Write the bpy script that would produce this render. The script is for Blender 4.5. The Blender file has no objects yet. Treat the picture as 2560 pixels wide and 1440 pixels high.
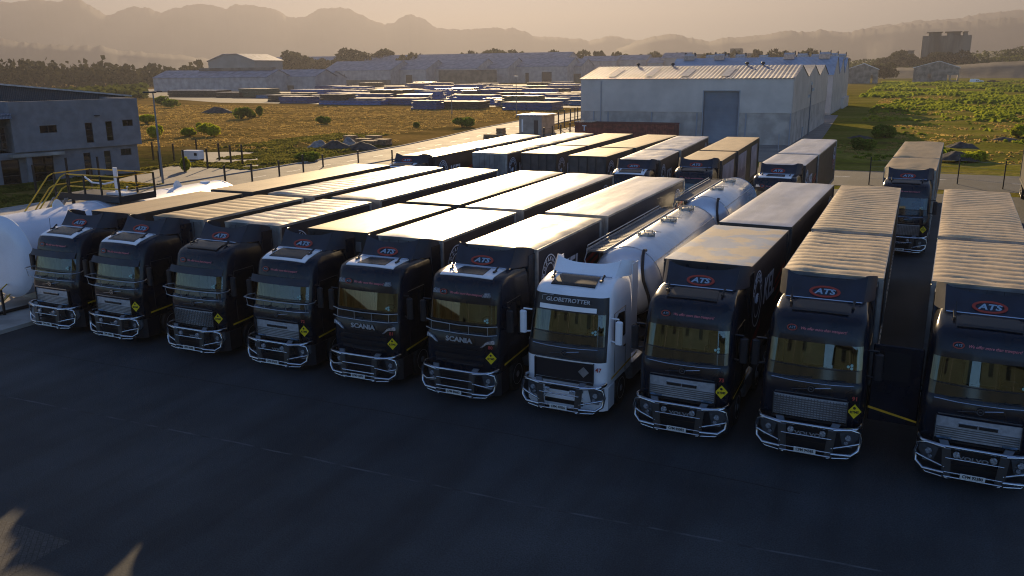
import bpy, math, random
import numpy as np
from mathutils import Vector, Matrix, noise as mnoise
R = math.radians
sc = bpy.context.scene
COL = sc.collection

# ------------------------------------------------------------------ camera
F_PX, PITCH, ROLL, YAW, CAM_H = 2100.8, 0.2548, -0.0100, 0.4336, 9.71
def cam_axes():
    cp, sp, cy, sy = math.cos(PITCH), math.sin(PITCH), math.cos(YAW), math.sin(YAW)
    fw = Vector((-sy * cp, cy * cp, -sp)); rt = Vector((cy, sy, 0)); up = rt.cross(fw)
    c, s = math.cos(ROLL), math.sin(ROLL)
    return fw, c * rt + s * up, -s * rt + c * up
FW, RT, UP = cam_axes()
cam = bpy.data.cameras.new('camera'); camo = bpy.data.objects.new('camera', cam); COL.objects.link(camo)
camo.matrix_world = Matrix((( RT.x, UP.x, -FW.x, 0), (RT.y, UP.y, -FW.y, 0), (RT.z, UP.z, -FW.z, CAM_H), (0, 0, 0, 1)))
cam.sensor_width = 36.0; cam.lens = 36.0 * F_PX / 2560.0
cam.clip_start = 0.3; cam.clip_end = 20000
sc.camera = camo

# ------------------------------------------------------------------ world, sun, exposure
SUN_AZ, SUN_EL = R(-28), R(15.8)
w = bpy.data.worlds.new('World'); sc.world = w; w.use_nodes = True
wn = w.node_tree
sky = wn.nodes.new('ShaderNodeTexSky'); sky.sky_type = 'NISHITA'; sky.sun_disc = False
sky.sun_elevation = SUN_EL; sky.sun_rotation = SUN_AZ; sky.air_density = 1.0; sky.dust_density = 0.25; sky.ozone_density = 2.0
tint = wn.nodes.new('ShaderNodeMix'); tint.data_type = 'RGBA'; tint.blend_type = 'MULTIPLY'; tint.inputs[0].default_value = 1
tint.inputs[7].default_value = (.74, .85, 1.08, 1); wn.links.new(sky.outputs[0], tint.inputs[6]); 
def vm(op, a, b=None, const=None):
    n = wn.nodes.new('ShaderNodeVectorMath'); n.operation = op; wn.links.new(a, n.inputs[0])
    if b is not None: wn.links.new(b, n.inputs[1])
    else: n.inputs[1].default_value = const
    return n.outputs[0]
tcw = wn.nodes.new('ShaderNodeTexCoord'); dt = wn.nodes.new('ShaderNodeVectorMath'); dt.operation = 'DOT_PRODUCT'; wn.links.new(tcw.outputs['Generated'], dt.inputs[0])
dt.inputs[1].default_value = (math.sin(SUN_AZ), math.cos(SUN_AZ), 0)
wmr = wn.nodes.new('ShaderNodeMapRange'); wmr.inputs[1].default_value = .1; wmr.inputs[2].default_value = .9; wn.links.new(dt.outputs['Value'], wmr.inputs[0])
den = vm('ADD', vm('MULTIPLY', vm('MULTIPLY', tint.outputs[2], None, (.43, .365, .30)), wmr.outputs[0]), None, (1, 1, 1))   # soft shoulder: hazy glow round the sun stays below white
wn.links.new(vm('DIVIDE', tint.outputs[2], den), wn.nodes['Background'].inputs[0])
wn.nodes['Background'].inputs[1].default_value = 0.085
sl = bpy.data.lights.new('sun', 'SUN'); sl.energy = 5.0; sl.angle = R(0.6); sl.color = (1.0, 0.72, 0.40)
slo = bpy.data.objects.new('sun', sl); COL.objects.link(slo)
SD = Vector((math.sin(SUN_AZ) * math.cos(SUN_EL), math.cos(SUN_AZ) * math.cos(SUN_EL), math.sin(SUN_EL)))
slo.rotation_euler = SD.to_track_quat('Z', 'Y').to_euler(); slo.location = (0, 0, 60)
sc.view_settings.view_transform = 'Standard'; sc.view_settings.look = 'None'
sc.view_settings.exposure = 1.2; sc.view_settings.gamma = 1
try:
    sc.cycles.use_denoising = True; sc.cycles.max_bounces = 6; sc.cycles.transparent_max_bounces = 16
    sc.cycles.sample_clamp_indirect = 6; sc.cycles.filter_width = 1.1
except Exception: pass

# ------------------------------------------------------------------ survey helpers (used to read real positions off the photo)
def ray(px, py): return FW + RT * ((px - 1280) / F_PX) + UP * ((720 - py) / F_PX)
def UZ(px, py, z=0.0):
    d = ray(px, py); t = (z - CAM_H) / d.z; return Vector((d.x * t, d.y * t, z))
def UY(px, py, Y):
    d = ray(px, py); t = Y / d.y; return Vector((d.x * t, Y, CAM_H + d.z * t))
def UD(px, py, D):
    d = ray(px, py); t = D / math.hypot(d.x, d.y); return Vector((d.x * t, d.y * t, CAM_H + d.z * t))

# ------------------------------------------------------------------ materials
MATS = {}
def mat(name, col=(.5, .5, .5), rough=.6, metal=0., nscale=0., namt=0., bump=0., bscale=None, spec=.5, coat=0., stretch=None, col2=None, thr=(.4, .6), coords='Object'):
    if name in MATS: return MATS[name]
    m = bpy.data.materials.new(name); m.use_nodes = True; nt = m.node_tree; N = nt.nodes; L = nt.links
    b = N['Principled BSDF']
    b.inputs['Base Color'].default_value = (*col, 1); b.inputs['Roughness'].default_value = rough
    b.inputs['Metallic'].default_value = metal; b.inputs['Specular IOR Level'].default_value = spec
    b.inputs['Coat Weight'].default_value = coat; b.inputs['Coat Roughness'].default_value = .06
    if nscale or bump:
        tc = N.new('ShaderNodeTexCoord'); mp = N.new('ShaderNodeMapping'); L.new(tc.outputs[coords], mp.inputs[0])
        if stretch: mp.inputs['Scale'].default_value = stretch
    if nscale:
        n = N.new('ShaderNodeTexNoise'); n.inputs['Scale'].default_value = nscale; n.inputs['Detail'].default_value = 5
        L.new(mp.outputs[0], n.inputs[0])
        cr = N.new('ShaderNodeValToRGB'); L.new(n.outputs[0], cr.inputs[0])
        c2 = col2 or tuple(c * (1 - namt) for c in col)
        c1 = col if col2 else tuple(min(1, c * (1 + namt)) for c in col)
        cr.color_ramp.elements[0].position = thr[0]; cr.color_ramp.elements[1].position = thr[1]
        cr.color_ramp.elements[0].color = (*c2, 1); cr.color_ramp.elements[1].color = (*c1, 1)
        L.new(cr.outputs[0], b.inputs['Base Color'])
    if bump:
        n2 = N.new('ShaderNodeTexNoise'); n2.inputs['Scale'].default_value = bscale or 8; n2.inputs['Detail'].default_value = 4
        L.new(mp.outputs[0], n2.inputs[0])
        bp = N.new('ShaderNodeBump'); bp.inputs['Strength'].default_value = bump; bp.inputs['Distance'].default_value = .05
        L.new(n2.outputs[0], bp.inputs['Height']); L.new(bp.outputs[0], b.inputs['Normal'])
    MATS[name] = m; return m
def emis_free(m): return m
def leaf(name, col, col2, nscale=.6, trans=.45):
    m = bpy.data.materials.new(name); m.use_nodes = True; nt = m.node_tree; N = nt.nodes; L = nt.links
    for n in list(N):
        if n.type != 'OUTPUT_MATERIAL': N.remove(n)
    out = [n for n in N if n.type == 'OUTPUT_MATERIAL'][0]
    tc = N.new('ShaderNodeTexCoord'); ns = N.new('ShaderNodeTexNoise'); ns.inputs['Scale'].default_value = nscale; ns.inputs['Detail'].default_value = 4
    L.new(tc.outputs['Object'], ns.inputs[0])
    cr = N.new('ShaderNodeValToRGB'); cr.color_ramp.elements[0].position = .35; cr.color_ramp.elements[1].position = .65
    cr.color_ramp.elements[0].color = (*col, 1); cr.color_ramp.elements[1].color = (*col2, 1); L.new(ns.outputs[0], cr.inputs[0])
    d = N.new('ShaderNodeBsdfDiffuse'); t = N.new('ShaderNodeBsdfTranslucent'); mx = N.new('ShaderNodeMixShader'); mx.inputs[0].default_value = trans
    L.new(cr.outputs[0], d.inputs[0]); L.new(cr.outputs[0], t.inputs[0]); L.new(d.outputs[0], mx.inputs[1]); L.new(t.outputs[0], mx.inputs[2]); L.new(mx.outputs[0], out.inputs[0])
    MATS[name] = m; return m

# ------------------------------------------------------------------ mesh builder
class MB:
    def __init__(s): s.v = []; s.f = []; s.mi = []; s.m = 0
    def add(s, V, F, m=None):
        o = len(s.v); s.v += [tuple(p) for p in V]; s.f += [tuple(i + o for i in f) for f in F]; s.mi += [s.m if m is None else m] * len(F); return s
    def box(s, x0, x1, y0, y1, z0, z1, m=None):
        V = [(x0, y0, z0), (x1, y0, z0), (x1, y1, z0), (x0, y1, z0), (x0, y0, z1), (x1, y0, z1), (x1, y1, z1), (x0, y1, z1)]
        return s.add(V, [(0, 3, 2, 1), (4, 5, 6, 7), (0, 1, 5, 4), (1, 2, 6, 5), (2, 3, 7, 6), (3, 0, 4, 7)], m)
    def bbox(s, x0, x1, y0, y1, z0, z1, b=.03, m=None):   # box with chamfered vertical and top edges
        secs = [(z0, 0), (z1 - b, 0), (z1, b)]
        P = []
        for z, i in secs:
            a0, a1, c0, c1 = x0 + i, x1 - i, y0 + i, y1 - i
            P += [(a0 + b, c0, z), (a1 - b, c0, z), (a1, c0 + b, z), (a1, c1 - b, z), (a1 - b, c1, z), (a0 + b, c1, z), (a0, c1 - b, z), (a0, c0 + b, z)]
        F = [tuple(range(7, -1, -1)), tuple(range(16, 24))]
        for r in range(2):
            for k in range(8): F.append((r * 8 + k, r * 8 + (k + 1) % 8, r * 8 + 8 + (k + 1) % 8, r * 8 + 8 + k))
        return s.add(P, F, m)
    def tube(s, pts, r, n=8, m=None, closed=False, caps=True):
        pts = [Vector(p) for p in pts]; V = []; F = []; k = len(pts); prev = None
        rr = r if isinstance(r, (list, tuple)) else [r] * k
        for i, p in enumerate(pts):
            a = pts[i - 1] if (i > 0 or closed) else pts[i]; b = pts[(i + 1) % k] if (i < k - 1 or closed) else pts[i]
            t = (b - a).normalized() if (b - a).length > 1e-9 else Vector((0, 0, 1))
            if prev is None:
                u = t.cross(Vector((0, 0, 1))); u = u if u.length > .05 else t.cross(Vector((1, 0, 0)))
            else: u = prev - t * prev.dot(t)
            u.normalize(); prev = u; q = t.cross(u)
            for j in range(n):
                an = 2 * math.pi * j / n; V.append(p + (u * math.cos(an) + q * math.sin(an)) * rr[i])
        for i in range(k if closed else k - 1):
            for j in range(n):
                a, b = i * n + j, i * n + (j + 1) % n; c, d = ((i + 1) % k) * n + (j + 1) % n, ((i + 1) % k) * n + j
                F.append((a, b, c, d))
        if caps and not closed: F.append(tuple(range(n - 1, -1, -1))); F.append(tuple((k - 1) * n + j for j in range(n)))
        return s.add(V, F, m)
    def cyl(s, p0, p1, r, n=16, m=None, r1=None): return s.tube([p0, p1], [r, r if r1 is None else r1], n, m)
    def lathe(s, prof, c=(0, 0, 0), axis='x', n=24, m=None):   # prof: (along axis, radius)
        V = []; F = []
        for a, r in prof:
            for j in range(n):
                t = 2 * math.pi * j / n; u, q = r * math.cos(t), r * math.sin(t)
                V.append({'x': (c[0] + a, c[1] + u, c[2] + q), 'y': (c[0] + q, c[1] + a, c[2] + u), 'z': (c[0] + u, c[1] + q, c[2] + a)}[axis])
        for i in range(len(prof) - 1):
            for j in range(n): F.append((i * n + j, i * n + (j + 1) % n, (i + 1) * n + (j + 1) % n, (i + 1) * n + j))
        F.append(tuple(range(n - 1, -1, -1))); F.append(tuple((len(prof) - 1) * n + j for j in range(n)))
        return s.add(V, F, m)
    def grid(s, fn, nu, nv, th=0., m=None, off=None):   # fn(u,v)->Vector ; th: thickness
        P = [Vector(fn(i / nu, j / nv)) for j in range(nv + 1) for i in range(nu + 1)]
        W = nu + 1
        F = [(j * W + i, j * W + i + 1, (j + 1) * W + i + 1, (j + 1) * W + i) for j in range(nv) for i in range(nu)]
        if not th: return s.add(P, F, m)
        Q = []
        for j in range(nv + 1):
            for i in range(nu + 1):
                a = P[j * W + min(i + 1, nu)] - P[j * W + max(i - 1, 0)]; b = P[min(j + 1, nv) * W + i] - P[max(j - 1, 0) * W + i]
                n = a.cross(b).normalized(); Q.append(P[j * W + i] - n * th)
        o = len(P); F2 = [tuple(reversed([k + o for k in f])) for f in F]
        rim = [i for i in range(W)] + [j * W + nu for j in range(1, nv + 1)] + [nv * W + i for i in range(nu - 1, -1, -1)] + [j * W for j in range(nv - 1, 0, -1)]
        F3 = [(rim[(k + 1) % len(rim)], rim[k], rim[k] + o, rim[(k + 1) % len(rim)] + o) for k in range(len(rim))]
        return s.add(P + Q, F + F2 + F3, m)
    def poly(s, pts, z0, z1, m=None):   # vertical prism of an xy polygon
        n = len(pts); V = [(x, y, z0) for x, y in pts] + [(x, y, z1) for x, y in pts]
        F = [tuple(range(n - 1, -1, -1)), tuple(range(n, 2 * n))] + [(i, (i + 1) % n, (i + 1) % n + n, i + n) for i in range(n)]
        return s.add(V, F, m)
    def prism_x(s, yz, x0, x1, m=None):   # yz polygon extruded along x
        n = len(yz); V = [(x0, y, z) for y, z in yz] + [(x1, y, z) for y, z in yz]
        F = [tuple(range(n)), tuple(range(2 * n - 1, n - 1, -1))] + [((i + 1) % n, i, i + n, (i + 1) % n + n) for i in range(n)]
        return s.add(V, F, m)
    def prism_y(s, xz, y0, y1, m=None):
        n = len(xz); V = [(x, y0, z) for x, z in xz] + [(x, y1, z) for x, z in xz]
        F = [tuple(range(n)), tuple(range(2 * n - 1, n - 1, -1))] + [((i + 1) % n, i, i + n, (i + 1) % n + n) for i in range(n)]
        return s.add(V, F, m)
    def xf(s, M, start=0):
        for i in range(start, len(s.v)): s.v[i] = tuple(M @ Vector(s.v[i]))
        return s
    def mesh(s, name, mats, smooth=35):
        used = sorted({i for f in s.f for i in f})
        if len(used) < len(s.v):
            mp_ = {o: k for k, o in enumerate(used)}; s.v = [s.v[i] for i in used]; s.f = [tuple(mp_[i] for i in f) for f in s.f]
        me = bpy.data.meshes.new(name); me.from_pydata(s.v, [], s.f)
        mats = mats if isinstance(mats, (list, tuple)) else [mats]
        for x in mats: me.materials.append(x)
        if len(mats) > 1: me.polygons.foreach_set('material_index', s.mi)
        if smooth:
            me.polygons.foreach_set('use_smooth', [True] * len(s.f))
            try: me.set_sharp_from_angle(angle=R(smooth))
            except Exception: pass
        me.update(); return me
CACHE = {}
def tag(o, label=None, cat=None, group=None, kind=None):
    if label: o['label'] = label
    if cat: o['category'] = cat
    if group: o['group'] = group
    if kind: o['kind'] = kind
    return o
def empty(name, loc=(0, 0, 0), rz=0, **k):
    o = bpy.data.objects.new(name, None); COL.objects.link(o); o.location = loc; o.rotation_euler = (0, 0, rz); o.empty_display_size = .3
    return tag(o, **k)
def link(name, me, parent=None, loc=None, rz=None, **k):
    o = bpy.data.objects.new(name, me); COL.objects.link(o)
    if parent is not None: o.parent = parent
    if loc is not None: o.location = loc
    if rz is not None: o.rotation_euler = (0, 0, rz)
    return tag(o, **k)
def part(name, key, fn, mats, parent, smooth=35, loc=None, **k):
    """one mesh object; fn(mb) fills the builder; key caches the mesh"""
    if key is None or key not in CACHE:
        mb = MB(); fn(mb); me = mb.mesh(name, mats, smooth)
        if key is not None: CACHE[key] = me
    else: me = CACHE[key]
    return link(name, me, parent, loc, **k)
def copy_tree(o, parent=None):
    c = o.copy(); COL.objects.link(c); c.parent = parent
    for ch in o.children: copy_tree(ch, c)
    return c

# lettering: a font curve turned into mesh data (verts, faces) in its own plane
TXT = {}
def text_geo(s, size=1., ext=.01, shear=0., bold=0.):
    key = (s, size, ext, shear, bold)
    if key in TXT: return TXT[key]
    cu = bpy.data.curves.new('lettering', 'FONT'); cu.body = s; cu.size = size; cu.extrude = ext; cu.shear = shear; cu.offset = bold
    cu.align_x = 'CENTER'; cu.align_y = 'CENTER'; cu.resolution_u = 3
    ob = bpy.data.objects.new('lettering', cu); COL.objects.link(ob)
    dg = bpy.context.evaluated_depsgraph_get(); me = bpy.data.meshes.new_from_object(ob.evaluated_get(dg))
    V = [tuple(v.co) for v in me.vertices]; F = [tuple(p.vertices) for p in me.polygons]
    bpy.data.objects.remove(ob); bpy.data.curves.remove(cu); bpy.data.meshes.remove(me)
    TXT[key] = (V, F); return V, F
def text_at(mb, s, o, ux, uy, size, ext=.006, shear=0., bold=0., m=None, sx=1.):
    V, F = text_geo(s, size, ext, shear, bold); ux = Vector(ux).normalized(); uy = Vector(uy).normalized(); uz = ux.cross(uy); o = Vector(o)
    mb.add([o + ux * x * sx + uy * y + uz * z for x, y, z in V], F, m)
def ring_at(mb, o, ux, uy, a0, a1, b0, b1, n=40, th=.012, m=None):   # elliptical flat ring, semi axes a (ux) b (uy)
    ux = Vector(ux).normalized(); uy = Vector(uy).normalized(); uz = ux.cross(uy) * th; o = Vector(o); V = []; F = []
    for k in range(n):
        t = 2 * math.pi * k / n; c, s_ = math.cos(t), math.sin(t)
        V += [o + ux * a0 * c + uy * b0 * s_, o + ux * a1 * c + uy * b1 * s_, o + ux * a0 * c + uy * b0 * s_ + uz, o + ux * a1 * c + uy * b1 * s_ + uz]
    for k in range(n):
        i, j = 4 * k, 4 * ((k + 1) % n)
        F += [(i + 2, i + 3, j + 3, j + 2), (i + 1, j + 1, j + 3, i + 3), (i, i + 2, j + 2, j), (i, j, j + 1, i + 1)]
    mb.add(V, F, m)
# ------------------------------------------------------------------ materials of the place
M = dict(
 conc=mat('concrete', (.30, .28, .25), .85, nscale=.6, namt=.25, bump=.2, bscale=6),
 grey_wall=mat('grey_plaster', (.17, .17, .18), .9, nscale=1.2, namt=.1),
 kerb=mat('kerb_concrete', (.34, .32, .29), .85, nscale=2, namt=.2),
 line=mat('road_paint', (.62, .60, .55), .7, nscale=3, namt=.25),
 black=mat('black_plastic', (.012, .012, .013), .45),
 rubber=mat('tyre_rubber', (.018, .017, .016), .8, nscale=6, namt=.3),
 steel=mat('dark_steel', (.045, .045, .05), .5, .6),
 galv=mat('galvanised_steel', (.42, .43, .45), .42, .8, nscale=3, namt=.15),
 chrome=mat('polished_steel', (.50, .53, .57), .22, 1., nscale=5, namt=.08),
 yellow=mat('yellow_paint', (.62, .36, .015), .5, nscale=4, namt=.15),
 white=mat('white_paint', (.78, .78, .78), .3, nscale=1.5, namt=.05),
 dkwood=mat('brown_boards', (.10, .065, .04), .85, nscale=4, namt=.35),
)
def stripes(name, c1, c2, scale, axis='X', rough=.5, metal=0., bump=.5, wob=0., soft=(.35, .65), dirt=.12):
    """corrugated sheet: wave bump plus faint colour, object space"""
    m = bpy.data.materials.new(name); m.use_nodes = True; nt = m.node_tree; N = nt.nodes; L = nt.links; b = N['Principled BSDF']
    b.inputs['Roughness'].default_value = rough; b.inputs['Metallic'].default_value = metal
    tc = N.new('ShaderNodeTexCoord'); wv = N.new('ShaderNodeTexWave'); wv.bands_direction = axis; wv.inputs['Scale'].default_value = scale
    wv.inputs['Distortion'].default_value = wob; L.new(tc.outputs['Object'], wv.inputs[0])
    cr = N.new('ShaderNodeValToRGB'); cr.color_ramp.elements[0].position = soft[0]; cr.color_ramp.elements[1].position = soft[1]
    cr.color_ramp.elements[0].color = (*c1, 1); cr.color_ramp.elements[1].color = (*c2, 1); L.new(wv.outputs[0], cr.inputs[0])
    ns = N.new('ShaderNodeTexNoise'); ns.inputs['Scale'].default_value = .35; ns.inputs['Detail'].default_value = 6; L.new(tc.outputs['Object'], ns.inputs[0])
    mr = N.new('ShaderNodeMapRange'); mr.inputs[1].default_value = .3; mr.inputs[2].default_value = .7; mr.inputs[3].default_value = 1 - dirt * 2; mr.inputs[4].default_value = 1 + dirt
    L.new(ns.outputs[0], mr.inputs[0]); mu = N.new('ShaderNodeMix'); mu.data_type = 'RGBA'; mu.blend_type = 'MULTIPLY'; mu.inputs[0].default_value = 1
    L.new(cr.outputs[0], mu.inputs[6]); L.new(mr.outputs[0], mu.inputs[7]); L.new(mu.outputs[2], b.inputs['Base Color'])
    bp = N.new('ShaderNodeBump'); bp.inputs['Strength'].default_value = bump; bp.inputs['Distance'].default_value = .04
    L.new(wv.outputs[0], bp.inputs['Height']); L.new(bp.outputs[0], b.inputs['Normal'])
    MATS[name] = m; return m

def ground_material():
    m = bpy.data.materials.new('field_ground'); m.use_nodes = True; nt = m.node_tree; N = nt.nodes; L = nt.links; b = N['Principled BSDF']
    b.inputs['Roughness'].default_value = .95; b.inputs['Specular IOR Level'].default_value = .0
    g = N.new('ShaderNodeNewGeometry')
    def noise(s, d=6, vec=None):
        n = N.new('ShaderNodeTexNoise'); n.inputs['Scale'].default_value = s; n.inputs['Detail'].default_value = d; n.inputs['Roughness'].default_value = .65
        L.new(vec or g.outputs['Position'], n.inputs[0]); return n.outputs[0]
    def ramp(src, stops):
        c = N.new('ShaderNodeValToRGB'); e = c.color_ramp.elements; e[0].position, e[0].color = stops[0][0], (*stops[0][1], 1); e[1].position, e[1].color = stops[-1][0], (*stops[-1][1], 1)
        for p, col in stops[1:-1]: x = e.new(p); x.color = (*col, 1)
        L.new(src, c.inputs[0]); return c.outputs[0]
    mp = N.new('ShaderNodeMapping'); mp.inputs['Rotation'].default_value = (0, 0, R(25)); mp.inputs['Scale'].default_value = (.35, 1, 1); L.new(g.outputs['Position'], mp.inputs[0])
    dry = ramp(noise(.12, 8, mp.outputs[0]), [(.30, (.085, .068, .018)), (.43, (.15, .105, .028)), (.56, (.26, .17, .050)), (.64, (.21, .14, .040)), (.74, (.10, .085, .02))])
    grn = ramp(noise(.09, 8, mp.outputs[0]), [(.34, (.11, .09, .025)), (.47, (.16, .16, .022)), (.58, (.23, .19, .045)), (.70, (.12, .16, .015))])
    sp = N.new('ShaderNodeSeparateXYZ'); L.new(g.outputs['Position'], sp.inputs[0])
    mr = N.new('ShaderNodeMapRange'); mr.inputs[1].default_value = -45; mr.inputs[2].default_value = -8; L.new(sp.outputs[0], mr.inputs[0])
    mx = N.new('ShaderNodeMix'); mx.data_type = 'RGBA'; L.new(mr.outputs[0], mx.inputs[0]); L.new(dry, mx.inputs[6]); L.new(grn, mx.inputs[7])
    # greener verge by the office road
    dm = N.new('ShaderNodeVectorMath'); dm.operation = 'DISTANCE'; L.new(g.outputs['Position'], dm.inputs[0]); dm.inputs[1].default_value = (-66, 72, 0)
    m2 = N.new('ShaderNodeMapRange'); m2.inputs[1].default_value = 32; m2.inputs[2].default_value = 14; L.new(dm.outputs['Value'], m2.inputs[0])
    mx2 = N.new('ShaderNodeMix'); mx2.data_type = 'RGBA'; L.new(m2.outputs[0], mx2.inputs[0]); L.new(mx.outputs[2], mx2.inputs[6])
    vg = ramp(noise(.25, 7), [(.35, (.055, .042, .022)), (.5, (.055, .06, .014)), (.62, (.10, .09, .03)), (.7, (.07, .052, .028))]); L.new(vg, mx2.inputs[7])
    # fine speckle
    fs = ramp(noise(1.6, 8), [(.3, (.55, .55, .55)), (.7, (1.35, 1.3, 1.2))])
    mu = N.new('ShaderNodeMix'); mu.data_type = 'RGBA'; mu.blend_type = 'MULTIPLY'; mu.inputs[0].default_value = .8; L.new(mx2.outputs[2], mu.inputs[6]); L.new(fs, mu.inputs[7])
    L.new(mu.outputs[2], b.inputs['Base Color'])
    bp = N.new('ShaderNodeBump'); bp.inputs['Strength'].default_value = .6; bp.inputs['Distance'].default_value = .35; L.new(noise(1.1, 8), bp.inputs['Height']); L.new(bp.outputs[0], b.inputs['Normal'])
    return m
def asphalt(name, c1, c2, sc_=.25, rough=(.75, .9), cracks=True, pavers=False):
    m = bpy.data.materials.new(name); m.use_nodes = True; nt = m.node_tree; N = nt.nodes; L = nt.links; b = N['Principled BSDF']
    g = N.new('ShaderNodeNewGeometry')
    n1 = N.new('ShaderNodeTexNoise'); n1.inputs['Scale'].default_value = sc_; n1.inputs['Detail'].default_value = 7; L.new(g.outputs['Position'], n1.inputs[0])
    cr = N.new('ShaderNodeValToRGB'); cr.color_ramp.elements[0].position = .35; cr.color_ramp.elements[1].position = .68
    cr.color_ramp.elements[0].color = (*c1, 1); cr.color_ramp.elements[1].color = (*c2, 1); L.new(n1.outputs[0], cr.inputs[0])
    n2 = N.new('ShaderNodeTexNoise'); n2.inputs['Scale'].default_value = 28; n2.inputs['Detail'].default_value = 3; L.new(g.outputs['Position'], n2.inputs[0])
    c2r = N.new('ShaderNodeValToRGB'); c2r.color_ramp.elements[0].position = .3; c2r.color_ramp.elements[1].position = .75
    c2r.color_ramp.elements[0].color = (.55, .55, .55, 1); c2r.color_ramp.elements[1].color = (1.6, 1.6, 1.6, 1); L.new(n2.outputs[0], c2r.inputs[0])
    mu = N.new('ShaderNodeMix'); mu.data_type = 'RGBA'; mu.blend_type = 'MULTIPLY'; mu.inputs[0].default_value = 1; L.new(cr.outputs[0], mu.inputs[6]); L.new(c2r.outputs[0], mu.inputs[7])
    last = mu.outputs[2]; hgt = n2.outputs[0]
    if cracks:   # dark oil drips and tyre marks, stretched along the driving direction
        mp = N.new('ShaderNodeMapping'); mp.inputs['Scale'].default_value = (1.4, .16, 1); L.new(g.outputs['Position'], mp.inputs[0])
        n3 = N.new('ShaderNodeTexNoise'); n3.inputs['Scale'].default_value = .7; n3.inputs['Detail'].default_value = 5; L.new(mp.outputs[0], n3.inputs[0])
        c3 = N.new('ShaderNodeValToRGB'); c3.color_ramp.elements[0].position = .36; c3.color_ramp.elements[1].position = .56
        c3.color_ramp.elements[0].color = (.72, .72, .72, 1); c3.color_ramp.elements[1].color = (1.08, 1.08, 1.08, 1); L.new(n3.outputs[0], c3.inputs[0])
        m3 = N.new('ShaderNodeMix'); m3.data_type = 'RGBA'; m3.blend_type = 'MULTIPLY'; m3.inputs[0].default_value = 1; L.new(last, m3.inputs[6]); L.new(c3.outputs[0], m3.inputs[7]); last = m3.outputs[2]
    if pavers:
        mp = N.new('ShaderNodeMapping'); mp.inputs['Rotation'].default_value = (0, 0, R(45)); L.new(g.outputs['Position'], mp.inputs[0])
        bt = N.new('ShaderNodeTexBrick'); bt.inputs['Scale'].default_value = 1; bt.inputs['Brick Width'].default_value = .22; bt.inputs['Row Height'].default_value = .11; bt.inputs['Mortar Size'].default_value = .009
        bt.inputs['Color1'].default_value = (1, 1, 1, 1); bt.inputs['Color2'].default_value = (.75, .75, .75, 1); bt.inputs['Mortar'].default_value = (.4, .4, .4, 1); L.new(mp.outputs[0], bt.inputs[0])
        m4 = N.new('ShaderNodeMix'); m4.data_type = 'RGBA'; m4.blend_type = 'MULTIPLY'; m4.inputs[0].default_value = 1; L.new(last, m4.inputs[6]); L.new(bt.outputs[0], m4.inputs[7]); last = m4.outputs[2]
    L.new(last, b.inputs['Base Color'])
    rr = N.new('ShaderNodeMapRange'); rr.inputs[3].default_value = rough[1]; rr.inputs[4].default_value = rough[0]; L.new(n1.outputs[0], rr.inputs[0]); L.new(rr.outputs[0], b.inputs['Roughness'])
    bp = N.new('ShaderNodeBump'); bp.inputs['Strength'].default_value = .5; bp.inputs['Distance'].default_value = .01; L.new(hgt, bp.inputs['Height']); L.new(bp.outputs[0], b.inputs['Normal'])
    MATS[name] = m; return m
M['ground'] = ground_material()
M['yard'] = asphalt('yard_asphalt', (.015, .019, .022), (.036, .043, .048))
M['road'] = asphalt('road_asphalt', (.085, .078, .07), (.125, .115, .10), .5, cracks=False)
M['apron'] = asphalt('apron_concrete', (.14, .128, .112), (.20, .185, .16), .4, cracks=False)
M['paver'] = asphalt('block_paving', (.040, .040, .040), (.062, .060, .057), .4, cracks=False, pavers=True)

# ------------------------------------------------------------------ ground sheet
def flat_mask(x, y):
    """0 where the ground is built on, 1 in open field"""
    def rect(x0, x1, y0, y1, s=6.): 
        dx = max(x0 - x, 0, x - x1); dy = max(y0 - y, 0, y - y1); return min(1., math.hypot(dx, dy) / s)
    k = min(rect(-61, 60, -60, 92), rect(-61.5, -48, -60, 108, 3), rect(-71, -48, 106, 260, 4), rect(-120, -60, 30, 80), rect(-54, -10, 90, 290, 8), rect(-420, -66, 205, 900, 20))
    return k
def gz(x, y):
    k = flat_mask(x, y)
    if k <= 0: return -.02
    n = mnoise.fractal(Vector((x * .035, y * .035, 3.1)), 1., 2.1, 4)
    n2 = mnoise.fractal(Vector((x * .16, y * .16, 7.7)), 1., 2.1, 3)
    amp = 1.0 if x > -20 else .35
    far = 1. if y < 260 else .35
    return -.02 + k * (amp * (.55 * n + .30 * max(n2, -.1)) * far)
def lin(a, b, s): return list(np.arange(a, b + 1e-6, s))
xs = sorted(set([-9000, -6000, -4000, -2500, -1600, -1100, -800, -600, -500, -420] + lin(-360, -150, 14) + lin(-145, 40, 1.9) + [48, 58, 70, 90, 120, 160, 220, 320, 500, 800, 1300, 2500, 5000, 9000]))
ys = sorted(set([-3000, -1200, -500, -200, -100, -50, -20, 0, 20, 40, 60] + lin(66, 205, 1.7) + lin(207, 300, 5) + lin(310, 720, 20) + [760, 850, 1000, 1300, 1800, 2600, 4000, 6500, 9000]))
V = [(x, y, gz(x, y)) for y in ys for x in xs]; W_ = len(xs)
Fg = [(j * W_ + i, j * W_ + i + 1, (j + 1) * W_ + i + 1, (j + 1) * W_ + i) for j in range(len(ys) - 1) for i in range(W_ - 1)]
mb = MB(); mb.add(V, Fg); link('ground', mb.mesh('ground', M['ground'], 60), kind='structure')

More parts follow.
